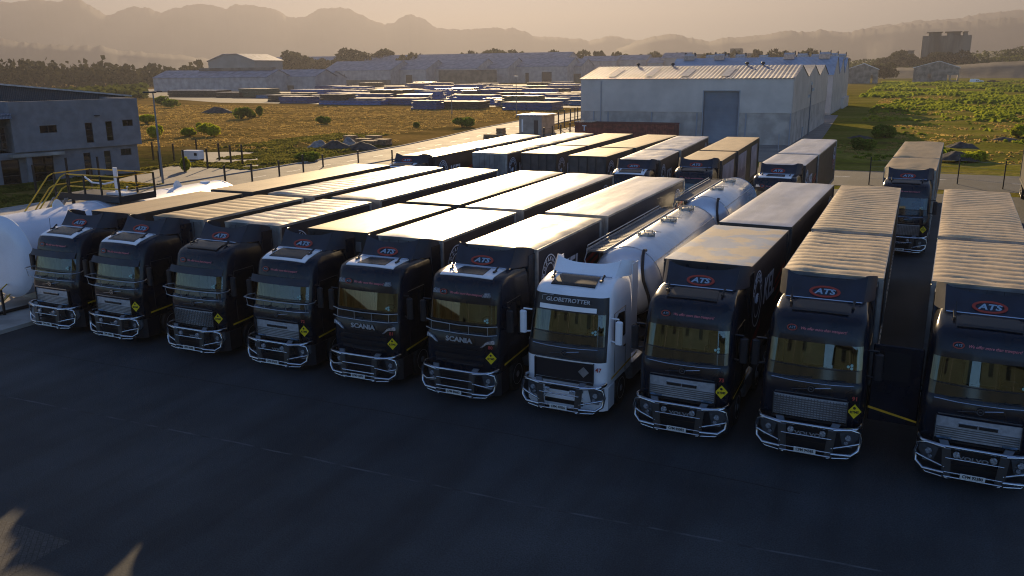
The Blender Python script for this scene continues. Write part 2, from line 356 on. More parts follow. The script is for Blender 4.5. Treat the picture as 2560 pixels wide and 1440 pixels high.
def sheet(name, pts, z, m, kind='structure', **k):
    mb = MB(); n = len(pts); mb.add([(x, y, z) for x, y in pts], [tuple(range(n))]); o = link(name, mb.mesh(name, m, 0), kind=kind, **k)
    return o
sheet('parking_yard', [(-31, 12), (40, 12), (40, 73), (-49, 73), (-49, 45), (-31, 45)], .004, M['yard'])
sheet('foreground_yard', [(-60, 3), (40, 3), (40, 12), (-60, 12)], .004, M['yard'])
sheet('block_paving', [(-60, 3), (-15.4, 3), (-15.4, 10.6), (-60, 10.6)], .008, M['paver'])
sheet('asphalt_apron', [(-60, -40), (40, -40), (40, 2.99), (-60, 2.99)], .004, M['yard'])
mb = MB(); mb.box(-60, -31.03, 12, 44, -.3, .15); mb.box(-31.03, -30.9, 12, 44, -.3, .16)
link('concrete_slab', mb.mesh('concrete_slab', M['conc'], 0), kind='structure')
sheet('warehouse_apron', [(-52, 92), (-9, 92), (-12.6, 186), (-52, 186)], .004, M['apron'])
sheet('link_road', [(-52, 74.5), (60, 76.5), (60, 87.5), (-52, 86.5)], .012, M['yard'])
sheet('timber_yard_ground', [(-420, 330), (-205, 216), (-93, 206), (-72, 206), (-72, 330), (-150, 520), (-420, 520)], .02, asphalt('timber_yard_floor', (.05, .045, .04), (.12, .105, .085), .06, cracks=False))
# joints crossing the foreground
def joint(name, pxs, wd, m, z):
    P_ = [UZ(*q) for q in pxs]; V_ = []; n_ = 0
    for i in range(len(P_) - 1):
        k_ = max(2, int((P_[i + 1] - P_[i]).length / .35))
        for j in range(k_ + (i == len(P_) - 2)):
            p_ = P_[i].lerp(P_[i + 1], j / k_); w_ = wd * (.7 + .6 * abs(mnoise.noise(Vector((p_.x * 1.3, 0, 2))))); o_ = .03 * mnoise.noise(Vector((p_.x * .8, 4, 2)))
            V_ += [(p_.x, p_.y + o_, z), (p_.x, p_.y + o_ + w_, z)]; n_ += 1
    mb = MB(); mb.add(V_, [(2 * j, 2 * j + 2, 2 * j + 3, 2 * j + 1) for j in range(n_ - 1)]); link(name, mb.mesh(name, m, 0), kind='structure')
joint('yard_joint', [(-200, 955), (0, 990), (625, 1116), (1280, 1257), (2100, 1412), (2700, 1520)], .075, mat('seam_mortar', (.055, .06, .064), .9, nscale=1.5, namt=.55), .0095)
joint('asphalt_crack', [(-200, 832), (0, 866), (600, 968), (1280, 1088), (2000, 1235)], .05, mat('tar_seam', (.008, .009, .009), .8), .0095)
joint('asphalt_crack', [(540, 968), (440, 1020), (360, 1060)], .05, M.get('x') or mat('tar_seam'), .0098)
# the service road running away on the left
RL = [(-58.3, -20), (-58.8, 40), (-59.3, 62), (-59.5, 82), (-60.2, 96), (-62.4, 112), (-65.6, 130), (-67.7, 150), (-68.8, 182), (-70, 330)]
RR_ = [(-50.8, -20), (-51.3, 40), (-51.8, 62), (-51.9, 82), (-52.2, 96), (-53.4, 112), (-56.0, 130), (-58.5, 150), (-60.0, 182), (-61, 330)]
mb = MB(); n = len(RL)
mb.add([(x, y, .008) for x, y in RL] + [(x, y, .008) for x, y in RR_], [(i, i + n, i + n + 1, i + 1) for i in range(n - 1)])
link('service_road', mb.mesh('service_road', M['road'], 0), kind='structure')
mb = MB()
for side, s in ((RL, -1), (RR_, 1)):
    for i in range(n - 1):
        (x0, y0), (x1, y1) = side[i], side[i + 1]; w0 = .16 * s
        V = [(x0, y0, -.1), (x0 + w0, y0, -.1), (x1 + w0, y1, -.1), (x1, y1, -.1), (x0, y0, .12), (x0 + w0, y0, .12), (x1 + w0, y1, .12), (x1, y1, .12)]
        F = [(4, 5, 6, 7), (0, 4, 7, 3), (1, 2, 6, 5), (0, 1, 5, 4), (2, 3, 7, 6)]
        mb.add(V, F)
link('road_kerb', mb.mesh('road_kerb', M['kerb'], 0), kind='structure')
mb = MB()
def mid(y):
    for i in range(n - 1):
        if RL[i][1] <= y <= RL[i + 1][1]:
            t = (y - RL[i][1]) / (RL[i + 1][1] - RL[i][1]); return (RL[i][0] + t * (RL[i + 1][0] - RL[i][0]) + RR_[i][0] + t * (RR_[i + 1][0] - RR_[i][0])) / 2
    return -60
y = 46
while y < 240:
    x0, x1 = mid(y), mid(y + 2.2); mb.add([(x0 - .08, y, .013), (x0 + .08, y, .013), (x1 + .08, y + 2.2, .013), (x1 - .08, y + 2.2, .013)], [(0, 1, 2, 3)]); y += 5.2
for (x, y) in ((1.3, 82.2), (8.6, 81.2), (17, 81.4), (-6.5, 81.6)): mb.box(x, x + 2.4, y, y + .14, .005, .017)
link('road_markings', mb.mesh('road_markings', M['line'], 0), kind='structure')
sheet('office_driveway', [(-66.5, 55), (-59.6, 55), (-59.6, 67), (-73, 84), (-80, 80), (-71.5, 68)], .006, M['apron'])

# ------------------------------------------------------------------ mountains and hills
def ridge(name, prof, D, foot, m, seed, jag=6., depth=700, base_drop=40, rows=14):
    """prof: skyline (px, py) read off the photo, at distance D; a real mountain body with spurs in front and behind"""
    pts = []
    for i in range(len(prof) - 1):
        (x0, y0), (x1, y1) = prof[i], prof[i + 1]; k = max(1, int(abs(x1 - x0) / 3.5))
        for j in range(k): t = j / k; pts.append((x0 + (x1 - x0) * t, y0 + (y1 - y0) * t))
    pts.append(prof[-1]); V = []; nC = len(pts)
    for r in range(rows + 1):
        t = r / rows * 2 - 1   # -1 front foot .. 0 crest .. 1 back foot
        for i, (px, py) in enumerate(pts):
            P = UD(px, py, D); jz = (mnoise.fractal(Vector((px * .05, seed, 0)), 1, 2, 3) + .55 * abs(mnoise.noise(Vector((px * .22, seed, 3)))) + .25 * mnoise.noise(Vector((px * .6, seed, 5)))) * jag if t == 0 else 0
            dirv = Vector((P.x, P.y, 0)).normalized(); spur = mnoise.fractal(Vector((px * .012, t * 1.5, seed)), 1, 2, 4)
            d = D + t * (depth * (1 + .08 * spur) if t != 0 else 0); f = (1 - abs(t)) ** 1.25
            h = (P.z + jz) * f + (spur * P.z * .03 * math.sin(math.pi * abs(t)) if abs(t) < 1 else 0) - base_drop * abs(t)
            V.append((dirv.x * d, dirv.y * d, min(h, P.z * (1 - .02 * abs(t)) + jz)))
    F = [(j * nC + i, j * nC + i + 1, (j + 1) * nC + i + 1, (j + 1) * nC + i) for j in range(rows) for i in range(nC - 1)]
    mb = MB(); mb.add(V, F); return link(name, mb.mesh(name, m, 80), kind='structure')
M['rock'] = mat('mountain_rock', (.045, .040, .04), .95, nscale=.004, namt=.35, coords='Object')
M['scrub'] = mat('scrub_hill', (.065, .07, .03), .95, nscale=.03, namt=.5)
far_sky = [(-420, 30), (-250, 4), (-120, 20), (0, 8), (60, 3), (100, -3), (115, 2), (150, 3), (195, -3), (225, 12), (245, 25), (262, 35), (278, 36), (300, 27), (335, 19), (365, 20), (405, 33), (430, 20), (475, 16), (492, 10), (530, 13), (565, 24), (590, 12), (630, 14), (660, 18), (690, 22), (715, 40), (740, 47), (765, 38), (800, 22), (850, 20), (880, 25), (925, 48), (960, 60), (985, 57), (1005, 42), (1025, 36), (1050, 43), (1085, 68), (1110, 73), (1150, 75), (1200, 71), (1250, 70), (1310, 76), (1330, 90), (1380, 93), (1440, 97), (1470, 101), (1510, 92), (1540, 90), (1570, 97), (1590, 102), (1620, 112), (1680, 125)]
ridge('mountain_range', far_sky, 5000, 0, M['rock'], 1.3, 9)
right_sky = [(1540, 125), (1590, 104), (1620, 93), (1645, 88), (1690, 86), (1720, 95), (1770, 102), (1790, 101), (1810, 97), (1870, 92), (1920, 85), (1970, 79), (2020, 80), (2050, 75), (2080, 76), (2110, 82), (2150, 76), (2190, 72), (2240, 64), (2300, 58), (2350, 56), (2400, 54), (2450, 50), (2500, 46), (2560, 40), (2700, 30), (2950, 12), (3200, 30)]
ridge('mountain_range', right_sky, 3900, 0, M['rock'], 4.4, 7)
back_sky = [(2100, 95), (2184, 66), (2240, 60), (2300, 52), (2350, 50), (2400, 47), (2450, 35), (2500, 28), (2560, 24), (2700, 10), (2950, -8), (3200, 20)]
ridge('mountain_range', back_sky, 5200, 0, M['rock'], 8.4, 7)
left_hill = [(-500, 70), (-200, 82), (0, 95), (40, 105), (100, 110), (150, 112), (230, 117), (260, 115), (290, 125), (350, 130), (400, 135), (470, 140), (520, 147), (640, 158), (800, 168)]
ridge('foothill', left_hill, 3000, 0, M['rock'], 2.2, 5, 420)
hill_prof = [(1850, 170), (1900, 163), (2000, 160), (2100, 156), (2180, 150), (2300, 146), (2424, 135), (2480, 128), (2560, 124), (2700, 112), (2900, 100), (3200, 110)]
ridge('vegetated_hill', hill_prof, 980, 0, M['scrub'], 5.5, 1.0, 240, 5, 12)
# embankment in front of it
emb = [(2100, 176), (2180, 171), (2330, 168), (2480, 156), (2560, 152), (2750, 148), (3000, 150)]
ridge('embankment', emb, 760, 0, mat('embankment_soil', (.075, .062, .045), .95, nscale=.05, namt=.4), 6.6, .3, 45, 1, 8)

# ------------------------------------------------------------------ haze
hz = bpy.data.materials.new('haze'); hz.use_nodes = True; nt = hz.node_tree
for nd in list(nt.nodes):
    if nd.type != 'OUTPUT_MATERIAL': nt.nodes.remove(nd)
pv = nt.nodes.new('ShaderNodeVolumePrincipled'); pv.inputs['Density'].default_value = 2.9e-4; pv.inputs['Color'].default_value = (.275, .28, .33, 1); pv.inputs['Anisotropy'].default_value = .45
nt.links.new(pv.outputs[0], [n_ for n_ in nt.nodes if n_.type == 'OUTPUT_MATERIAL'][0].inputs['Volume'])
mb = MB(); mb.box(-7800, 7800, -400, 8500, -60, 540); link('haze', mb.mesh('haze', hz, 0), kind='stuff')
# ================================================================== vehicles
def paint(name, col, rough=.24, coat=.12): return mat(name, col, rough, 0, nscale=.9, namt=.3, coat=coat, spec=.28)
M.update(
 black_paint=paint('black_truck_paint', (.006, .009, .016)), white_truck=mat('white_truck_paint', (.84, .85, .87), .3, nscale=.8, namt=.06, coat=.3),
 matte_black=mat('black_panel', (.008, .010, .015), .42, bump=.05, bscale=3),
 defl=mat('deflector_vinyl', (.012, .017, .029), .5, nscale=1.2, namt=.3, bump=.1, bscale=4),
 silver=mat('silver_grille', (.40, .42, .45), .42, .35, nscale=9, namt=.12),
 red=mat('red_vinyl', (.33, .035, .018), .55), dimred=mat('dim_red_vinyl', (.42, .05, .04), .5), ltblue=mat('pale_blue_vinyl', (.26, .37, .48), .55),
 script=mat('pink_script', (.60, .16, .18), .5), wht_letter=mat('white_vinyl', (.62, .64, .70), .5),
 sign=mat('yellow_sign', (.72, .55, .01), .5), plate=mat('number_plate', (.62, .64, .62), .45), ink=mat('black_ink', (.01, .01, .01), .6),
 lamp=mat('lamp_glass', (.55, .58, .62), .08, .6, nscale=20, namt=.4), seat=mat('seat_fabric', (.05, .045, .04), .9), trim=mat('cab_trim', (.42, .38, .28), .85, nscale=2, namt=.15),
 orange=mat('orange_lens', (.6, .12, .01), .3), curtain_beige=mat('sleeper_curtain', (.38, .34, .22), .9, nscale=5, namt=.3, stretch=(6, 1, .4)),
)
def glass_material():
    m = bpy.data.materials.new('windscreen_glass'); m.use_nodes = True; nt = m.node_tree; N = nt.nodes; L = nt.links
    out = [n for n in N if n.type == 'OUTPUT_MATERIAL'][0]
    for n in list(N):
        if n.type != 'OUTPUT_MATERIAL': N.remove(n)
    t = N.new('ShaderNodeBsdfTransparent'); t.inputs[0].default_value = (.55, .62, .52, 1)
    g = N.new('ShaderNodeBsdfGlossy'); g.inputs[0].default_value = (.72, .82, .86, 1); g.inputs['Roughness'].default_value = .015
    fr = N.new('ShaderNodeFresnel'); fr.inputs[0].default_value = 1.85; mx = N.new('ShaderNodeMixShader'); L.new(fr.outputs[0], mx.inputs[0]); L.new(t.outputs[0], mx.inputs[1]); L.new(g.outputs[0], mx.inputs[2]); L.new(mx.outputs[0], out.inputs[0])
    return m
M['glass'] = glass_material(); M['dark_glass'] = mat('dark_glass', (.008, .010, .012), .06, 0, spec=.8)

def wheel(parent, x, y, side, r=.52, wd=.30, key=''):
    """tyre and rim; side -1 left / +1 right; a single wheel object with a rim child"""
    def ty(mb):
        mb.lathe([(-wd / 2, r * .62), (-wd / 2, r * .93), (-wd * .36, r), (wd * .36, r), (wd / 2, r * .93), (wd / 2, r * .62)], axis='x', n=28)
    t = part('tyre', f'tyre{r}{wd}', ty, M['rubber'], parent, loc=(x, y, r))
    def rm(mb):
        s = side
        mb.lathe([(s * wd * .10, .02), (s * wd * .10, r * .50), (s * wd * .42, r * .52), (s * wd * .5, r * .60), (s * wd * .51, r * .63), (s * wd * .40, r * .64)], axis='x', n=24)
        mb.lathe([(s * wd * .1, .11), (s * wd * .52, .10), (s * wd * .55, .07)], axis='x', n=16)
        for k in range(10):
            a = math.pi * k / 5; mb.cyl((s * wd * .1, .17 * math.cos(a), .17 * math.sin(a)), (s * wd * .24, .17 * math.cos(a), .17 * math.sin(a)), .016, 6)
    part('rim', f'rim{r}{wd}{side}', rm, M['galv'], t)
    return t

# ---------------------------------------------------------------- tractor cab
CAB_B = 2.32
def cab_sections(kind):
    if kind == 'scania':
        return [(.95, .04, 1.24, .28), (1.5, .0, 1.25, .30), (2.08, .03, 1.25, .32), (2.16, .07, 1.24, .34), (2.47, .11, 1.235, .35), (3.02, .20, 1.22, .36), (3.12, .21, 1.21, .36), (3.55, .30, 1.19, .36), (3.70, .40, 1.16, .34), (3.78, .62, 1.12, .3), (3.82, 1.1, 1.08, .25), (3.84, 1.6, 1.04, .2)]
    return [(.95, .05, 1.23, .30), (1.1, .03, 1.24, .32), (1.72, .0, 1.245, .34), (2.08, .03, 1.25, .36), (2.16, .07, 1.24, .38), (2.47, .14, 1.23, .39), (3.04, .27, 1.21, .40), (3.14, .29, 1.20, .40), (3.50, .38, 1.17, .40), (3.64, .48, 1.13, .38), (3.74, .72, 1.09, .32), (3.84, 1.15, 1.05, .26), (3.88, 1.6, 1.0, .2)]
def section_pts(sec):
    z, yf, hw, r = sec; P = []
    side = [CAB_B, 1.75, 1.0, .75]
    for y in side: P.append((hw, max(y, yf + r + .02 * (3 - side.index(y))), z))
    for k in range(1, 6):
        a = math.pi / 2 * k / 6; P.append((hw - r + r * math.cos(a), yf + r - r * math.sin(a) + .0, z))
    for k in range(0, 9):
        x = (hw - r) * (1 - 2 * k / 8); P.append((x, yf - .05 * (1 - (x / (hw - r)) ** 2), z))
    right = P[:9]
    return P + [(-x, y, zz) for x, y, zz in reversed(right)]
def loft(secs): return [section_pts(s) for s in secs]
def build_cab(root, kind, body, wtop, front_black=False):
    S = cab_sections(kind); Lf = loft(S); n = len(Lf[0]); wi = next(i for i, s in enumerate(S) if abs(s[0] - 2.16) < .01)   # windscreen band starts at ring wi
    def fi(i, k): return (i * n + k, (i + 1) * n + k, (i + 1) * n + k + 1, i * n + k + 1)
    V = [p for ring in Lf for p in ring]
    ws_k = range(6, n - 1 - 6); win_k = (1, n - 3)
    def body_fn(mb):
        F = []; F0 = []
        for i in range(len(S) - 1):
            for k in range(n - 1):
                if i in (wi, wi + 1) and k in ws_k: continue
                blk = front_black and k in range(5, n - 1 - 5) and (S[i][0] >= 1.7)and (S[i][0] < 3.5)
                (F0 if blk else F).append(fi(i, k))
            F.append((i * n + n - 1, (i + 1) * n + n - 1, (i + 1) * n, i * n))
        top = tuple((len(S) - 1) * n + k for k in range(n)); F.append(top); F.append(tuple(range(n - 1, -1, -1)))
        mb.add(V, F, 0); mb.add(V, F0, 1)
    b = part('cab', f'cab{kind}{front_black}{body.name}', body_fn, [body, M['matte_black']], root, 40)
    def ws(mb): mb.add(V, [fi(wi + 1, k) for k in ws_k])
    g = part('windscreen', f'ws{kind}', ws, M['glass'], root, 60)
    part('lower_glass', f'wsl{kind}', lambda mb: mb.add(V, [fi(wi, k) for k in ws_k]), mat('dark_reflection_band', (.010, .013, .013), .12, spec=.5), root, 60)  # near-black band: the lower screen's dark reflection put into its colour
    def wip(mb):
        for x0 in (-.75, .05): mb.tube([(x0, .03, 2.15), (x0 + .75, .0, 2.20)], .012, 5); mb.tube([(x0 + .3, -.01, 2.12), (x0 + .45, .0, 2.21)], .012, 5)
        mb.tube([(-1.05, .17, 2.46), (-.6, .085, 2.44), (0, .06, 2.435), (.6, .085, 2.44), (1.05, .17, 2.46)], .010, 5)
    part('wiper', f'wip{kind}', wip, M['black'], g)
    def stick(mb):
        for (z, x) in ((2.60, .88), (2.52, .88), (2.56, .80)):
            mb.cyl((x, .125, z), (x, .10, z), .035, 10)
    part('licence_discs', f'disc{kind}', stick, mat('disc_paper', (.32, .52, .48), .6), g)
    def sw(mb, sides):
        for s in sides:
            mb.add([(s * 1.258, .80, 2.14), (s * 1.258, 1.62, 2.14), (s * 1.236, 1.62, 2.86), (s * 1.232, 1.1, 2.92), (s * 1.236, .82, 2.75)], [(0, 1, 2, 3, 4) if s > 0 else (4, 3, 2, 1, 0)])
    for sd in (-1, 1): part('side_window', f'sidewin{sd}', lambda mb: sw(mb, (sd,)), M['dark_glass'], root, 0)
    def interior(mb):
        mb.box(-1.15, 1.15, .42, .75, 2.0, 2.20, 1); mb.box(-.95, -.35, .36, .75, 2.2, 2.26, 1)
        mb.box(-1.15, 1.15, 1.9, 1.96, 1.9, 3.3, 0)
        for s in (-1, 1):
            mb.bbox(s * .62 - .25, s * .62 + .25, 1.15, 1.33, 2.0, 2.72, .06, 1); mb.bbox(s * .62 - .14, s * .62 + .14, 1.16, 1.28, 2.74, 2.95, .05, 1)
            mb.bbox(s * .62 - .25, s * .62 + .25, .85, 1.3, 1.8, 2.08, .06, 1)
            mb.box(s * 1.10 - .02, s * 1.10 + .02, .62, 1.9, 1.9, 3.1, 2)
            mb.box(s * 1.05 - .1, s * 1.05 + .1, .50, .58, 2.2, 3.0, 2)
    it = part('cab_interior', 'interior', interior, [M['trim'], M['seat'], M['curtain_beige']], root, 30)
    def swl(mb):
        c = Vector((.62, .80, 2.33)); t = R(55); pts = []
        for k in range(20):
            a = 2 * math.pi * k / 20; pts.append(c + Vector((.23 * math.cos(a), .23 * math.sin(a) * math.cos(t) * -1, .23 * math.sin(a) * math.sin(t))))
        mb.tube(pts, .018, 6, closed=True); mb.cyl(c, c + Vector((0, -.25, -.18)), .03, 6); mb.tube([pts[0], c, pts[10]], .015, 6)
    part('steering_wheel', 'swheel', swl, M['black'], it)
    return b
def bull_bar(root, scania):
    y0 = -.30
    def up(mb, sides=(-1, 1)):
        for s in sides:
            x = s * .60; a, b_ = .095, .012
            P = [(x - a + s * .08, y0 + .02, 1.18), (x + a + s * .08, y0 + .02, 1.18), (x + a, y0 - .10, 1.02), (x + a - s * .06, y0 - .13, .30), (x - a - s * .06, y0 - .13, .30), (x - a, y0 - .10, 1.02)]
            V = P + [(p[0], p[1] + .05, p[2]) for p in P]; F = [(0, 5, 2, 1), (5, 4, 3, 2), (7, 8, 11, 6), (8, 9, 10, 11)] + [(i, (i + 1) % 6, (i + 1) % 6 + 6, i + 6) for i in range(6)]
            mb.add(V, F)
    def rails(mb):
        r = .045
        mb.tube([(-1.20, .16, 1.08), (-1.22, -.02, 1.10), (-1.12, y0 + .06, 1.09), (-.7, y0 - .05, 1.06), (.7, y0 - .05, 1.06), (1.12, y0 + .06, 1.09), (1.22, -.02, 1.10), (1.20, .16, 1.08)], r)
        for s in (-1, 1):
            mb.tube([(s * .62, y0 - .08, 1.04), (s * 1.02, y0, 1.08), (s * 1.20, y0 + .12, 1.0), (s * 1.26, y0 + .16, .78), (s * 1.22, y0 + .12, .52), (s * 1.05, y0, .40), (s * .60, y0 - .12, .42)], r)
            mb.tube([(s * 1.25, y0 + .15, .70), (s * 1.0, y0, .66), (s * .60, y0 - .1, .56 if not scania else .74)], .028)
            mb.tube([(s * 1.12, y0 + .1, .40), (s * .98, y0 + .02, .31), (s * .5, y0 - .12, .30)], .034)
        mb.tube([(-.6, y0 - .11, .80), (.6, y0 - .11, .80)], .02)
        if scania: mb.tube([(-.6, y0 - .13, .56), (.6, y0 - .13, .56)], .024)
        mb.tube([(-.6, y0 - .13, .34), (.6, y0 - .13, .34)], .026); mb.tube([(-.6, y0 - .12, .45), (.6, y0 - .12, .45)], .02)
        for s in (-1, 1): mb.cyl((s * .55, y0 - .06, .6), (s * .55, .1, .6), .03, 8)
    bb = part('bull_bar', f'bbr{scania}', rails, M['chrome'], root, 50)
    for sd in (-1, 1): part('upright', f'bbu{scania}{sd}', lambda mb: up(mb, (sd,)), mat('bar_plate_steel', (.13, .135, .14), .32, .8), bb, 30)
    return bb
def truck(x, y, a, kind='fh', body='black_paint', roof='white', grille='silver', plate='', number='', label='', diamond='yellow', visor=False, guard=False, script=True, defl='defl', detail=True, group='black trucks parked in rows', door=False, fridge=False, cat='truck', tag47=None, deflector_h=0.):
    root = empty('truck', (x, y, 0), a, label=label, cat=cat, group=group)
    BM = M[body]; white = body == 'white_truck'; sc_ = kind == 'scania'
    build_cab(root, kind, BM, roof, white)
    # bumper and lower front
    def bump(mb):
        mb.grid(lambda u, v: (lambda xx: (xx * 1.24, .02 - .05 * (1 - xx * xx) + .26 * abs(xx) ** 6, .24 + v * .72))(u * 2 - 1), 22, 6, .10)
        for s in (-1, 1):
            mb.box(s * 1.24 - (.06 if s > 0 else 0), s * 1.24 + (0 if s > 0 else .06), .26, .80, .26, .95)
        mb.box(-.62, .62, -.055, -.03, .52, .60); mb.box(-.62, .62, -.055, -.03, .66, .74)
    part('bumper', f'bump{body}{sc_}', bump, BM if white else M['matte_black'], root)
    def slots(mb):
        mb.box(-.58, .58, -.050, .05, .38, .50); mb.box(-.58, .58, -.052, .05, .78, .96)
    part('air_intake', f'slots', slots, M['black'], root, 0)
    for s in (-1, 1):
        def hl(mb):
            P = [(s * .74, -.045, .92), (s * 1.00, -.01, .96), (s * 1.16, .08, .94), (s * 1.18, .10, .70), (s * 1.05, .02, .52), (s * .84, -.03, .50)]
            V = P + [(p[0], p[1] + .06, p[2]) for p in P]; mb.add(V, [tuple(range(6)) if s < 0 else tuple(range(5, -1, -1))] + [(i, (i + 1) % 6, (i + 1) % 6 + 6, i + 6) for i in range(6)])
        h = part('headlight', f'hl{s}', hl, mat('headlight_lens', (.10, .11, .12), .07, .3, coat=1), root, 20)
        def hlr(mb):
            mb.lathe([(-.02, .02), (-.02, .07), (0, .075)], (s * .96, -.055, .76), 'y', 14); mb.lathe([(-.02, .02), (-.02, .045), (0, .05)], (s * .92, -.06, .62), 'y', 12)
            mb.box(s * .97 - .10, s * .97 + .10, -.03, -.0, .50, .53)
        part('reflector', f'hlr{s}', hlr, M['lamp'], h)
    if not sc_:
        def gr(mb):
            mb.grid(lambda u, v: ((u * 2 - 1) * .88, -.075 + .035 * (u * 2 - 1) ** 2 + .0, 1.14 + v * .54), 10, 2, .03, 0)
            if grille == 'silver':
                for s in (-1, 1): mb.box(s * .21 - .19, s * .21 + .19, -.115, -.07, 1.50, 1.56, 1); mb.box(s * .21 - .20, s * .21 + .20, -.112, -.075, 1.565, 1.58, 2)
                for s in (-1, 1): mb.box(s * .68 - .15, s * .68 + .15, -.10, -.05, 1.145, 1.20, 3)
                for k in range(5): mb.box(-.86, .86, -.095, -.06, 1.20 + k * .055, 1.215 + k * .055, 4)
            if grille == 'mesh':
                for k in range(8): mb.box(-.87, .87, -.095, -.06, 1.18 + k * .06, 1.20 + k * .06, 4)
                for k in range(24): mb.box(-.87 + k * .0745, -.855 + k * .0745, -.097, -.06, 1.15, 1.66, 4)
            mb.box(-.90, -.88, -.085, -.0, 1.12, 1.70, 1); mb.box(.88, .90, -.085, -.0, 1.12, 1.70, 1); mb.box(-.9, .9, -.1, -.04, 1.07, 1.12, 1)
        gm = {'silver': M['silver'], 'mesh': M['silver'], 'black': M['matte_black']}[grille]
        gro = part('grille', f'gr{grille}', gr, [gm, M['black'], M['chrome'], mat('step_blue_steel', (.3, .45, .62), .25, .8), mat('grille_slot', (.16, .165, .17), .4, .6)], root, 30)
        def em(mb):
            ring_at(mb, (0, -.085, 1.93), (1, 0, 0), (0, 0, 1), .055, .08, .055, .08, 20, .02)
            mb.box(-.035, .035, -.10, -.085, 1.915, 1.945)
            for s in (-1, 1): mb.tube([(s * .09, -.075, 1.93 + s * .015), (s * .46, -.055, 1.93 + s * .07)], .012, 5)
            mb.tube([(-.98, .02, 2.10), (-.5, -.045, 2.08), (0, -.06, 2.075), (.5, -.045, 2.08), (.98, .02, 2.10)], .012, 5)
            mb.box(-.86, .86, -.082, -.05, 1.745, 1.775)
        part('emblem', 'emb', em, M['chrome'], root)
        if detail and not white:
            part('lettering', 'volvo', lambda mb: text_at(mb, 'VOLVO', (0, -.062, .70), (1, 0, 0), (0, 0, 1), .125, .006, bold=.004, sx=1.5), M['silver'], root, 0)
        for s in (-1, 1):
            if white: part('spot_lamp', f'sl{s}w', lambda mb: mb.bbox(s * .40 - .10, s * .40 + .10, -.40, -.33, .84, .95, .02), M['lamp'], root)
            else: part('spot_lamp', f'sl{s}', lambda mb: (mb.lathe([(-.03, .02), (-.02, .07), (.03, .08), (.07, .04)], (s * .38, -.40, .90), 'y', 14)), M['lamp'], root)
    else:
        def gr(mb):
            for k, (z, wd) in enumerate(((1.18, .80), (1.36, .84), (1.54, .86), (1.70, .78))): mb.grid(lambda u, v: ((u * 2 - 1) * wd, -.085 + .04 * (u * 2 - 1) ** 2, z + v * .10), 8, 1, .04)
        part('grille', 'grscania', gr, mat('grille_gloss', (.015, .015, .017), .2, coat=.5), root, 30)
        for s in (-1, 1):
            def dl(mb):
                P = [(s * 1.12, .02, 2.02), (s * .90, -.045, 1.96), (s * .72, -.07, 1.78), (s * .80, -.07, 1.80), (s * .93, -.05, 1.90), (s * 1.14, .02, 1.90)]
                V = P + [(p[0], p[1] + .05, p[2]) for p in P]; f0 = tuple(range(6)); mb.add(V, [f0 if s > 0 else tuple(reversed(f0))] + [(i, (i + 1) % 6, (i + 1) % 6 + 6, i + 6) for i in range(6)])
            part('marker_lamp', f'dl{s}', dl, M['lamp'], root, 20)
            part('roof_lamp', f'rl{s}', lambda mb: mb.prism_y([(s * .70, 3.26), (s * .94, 3.26), (s * .92, 3.38), (s * .78, 3.38)], .145, .25), M['lamp'], root, 20)
        part('lettering', 'scania', lambda mb: text_at(mb, 'SCANIA', (0, -.06, 1.93), (1, 0, 0), (0, .05, 1), .20, .008, bold=.006, sx=1.25), M['silver'], root, 0)
        def rail(mb):
            mb.tube([(-1.2, .12, 2.42), (-.9, .0, 2.40), (0, -.06, 2.39), (.9, .0, 2.40), (1.2, .12, 2.42)], .014, 6); mb.tube([(-1.2, .10, 2.16), (-.9, -.02, 2.14), (0, -.06, 2.13), (.9, -.02, 2.14), (1.2, .10, 2.16)], .014, 6)
            for xx in (-.95, -.32, .32, .95): mb.tube([(xx, -.02, 2.14), (xx, -.02, 2.40)], .01, 5)
        part('stone_guard', 'scrail', rail, M['galv'], root)
    if guard:
        def gd(mb):
            mb.tube([(-1.25, .45, 2.42), (-1.38, .2, 2.42), (-1.30, -.08, 2.42), (-.9, -.18, 2.42), (0, -.24, 2.42), (.9, -.18, 2.42), (1.30, -.08, 2.42), (1.38, .2, 2.42), (1.25, .45, 2.42)], .02, 6)
            mb.tube([(-1.28, .0, 2.12), (-.9, -.12, 2.12), (0, -.16, 2.12), (.9, -.12, 2.12), (1.28, .0, 2.12)], .016, 6)
            for xx in (-1.2, -.45, 0.45, 1.2): mb.tube([(xx, -.14 + .10 * abs(xx) / 1.2, 2.12), (xx, -.20 + .10 * abs(xx) / 1.2, 2.42)], .012, 5)
        part('stone_guard', 'guard', gd, M['galv'], root)
    # header: sun visor, roof panel
    if visor:
        part('sun_visor', 'visor', lambda mb: mb.grid(lambda u, v: (lambda xx: (xx * 1.20, .06 + .12 * abs(xx) ** 3 + v * .12, 2.93 + v * .22))(u * 2 - 1), 14, 2, .025), M['defl'], root, 50)
    if white:
        part('sun_visor', 'visorw', lambda mb: mb.grid(lambda u, v: (lambda xx: (xx * .86, .17 + .05 * abs(xx) ** 3 + v * .03, 3.10 + v * .13))(u * 2 - 1), 10, 1, .03), M['white_truck'], root, 50)
        part('lettering', 'globe', lambda mb: text_at(mb, 'GLOBETROTTER', (0, .225, 3.38), (1, 0, 0), (0, .25, 1), .16, .006, .1, .003, sx=1.12), M['silver'], root, 0)
        def fr(mb): mb.tube([(-.78, .25, 3.34), (-.80, .26, 3.45), (-.62, .27, 3.50), (-.45, .275, 3.49)], .007, 4)
        part('trim_line', 'globering', fr, M['silver'], root)
    zt = 3.52 if not sc_ else 3.35
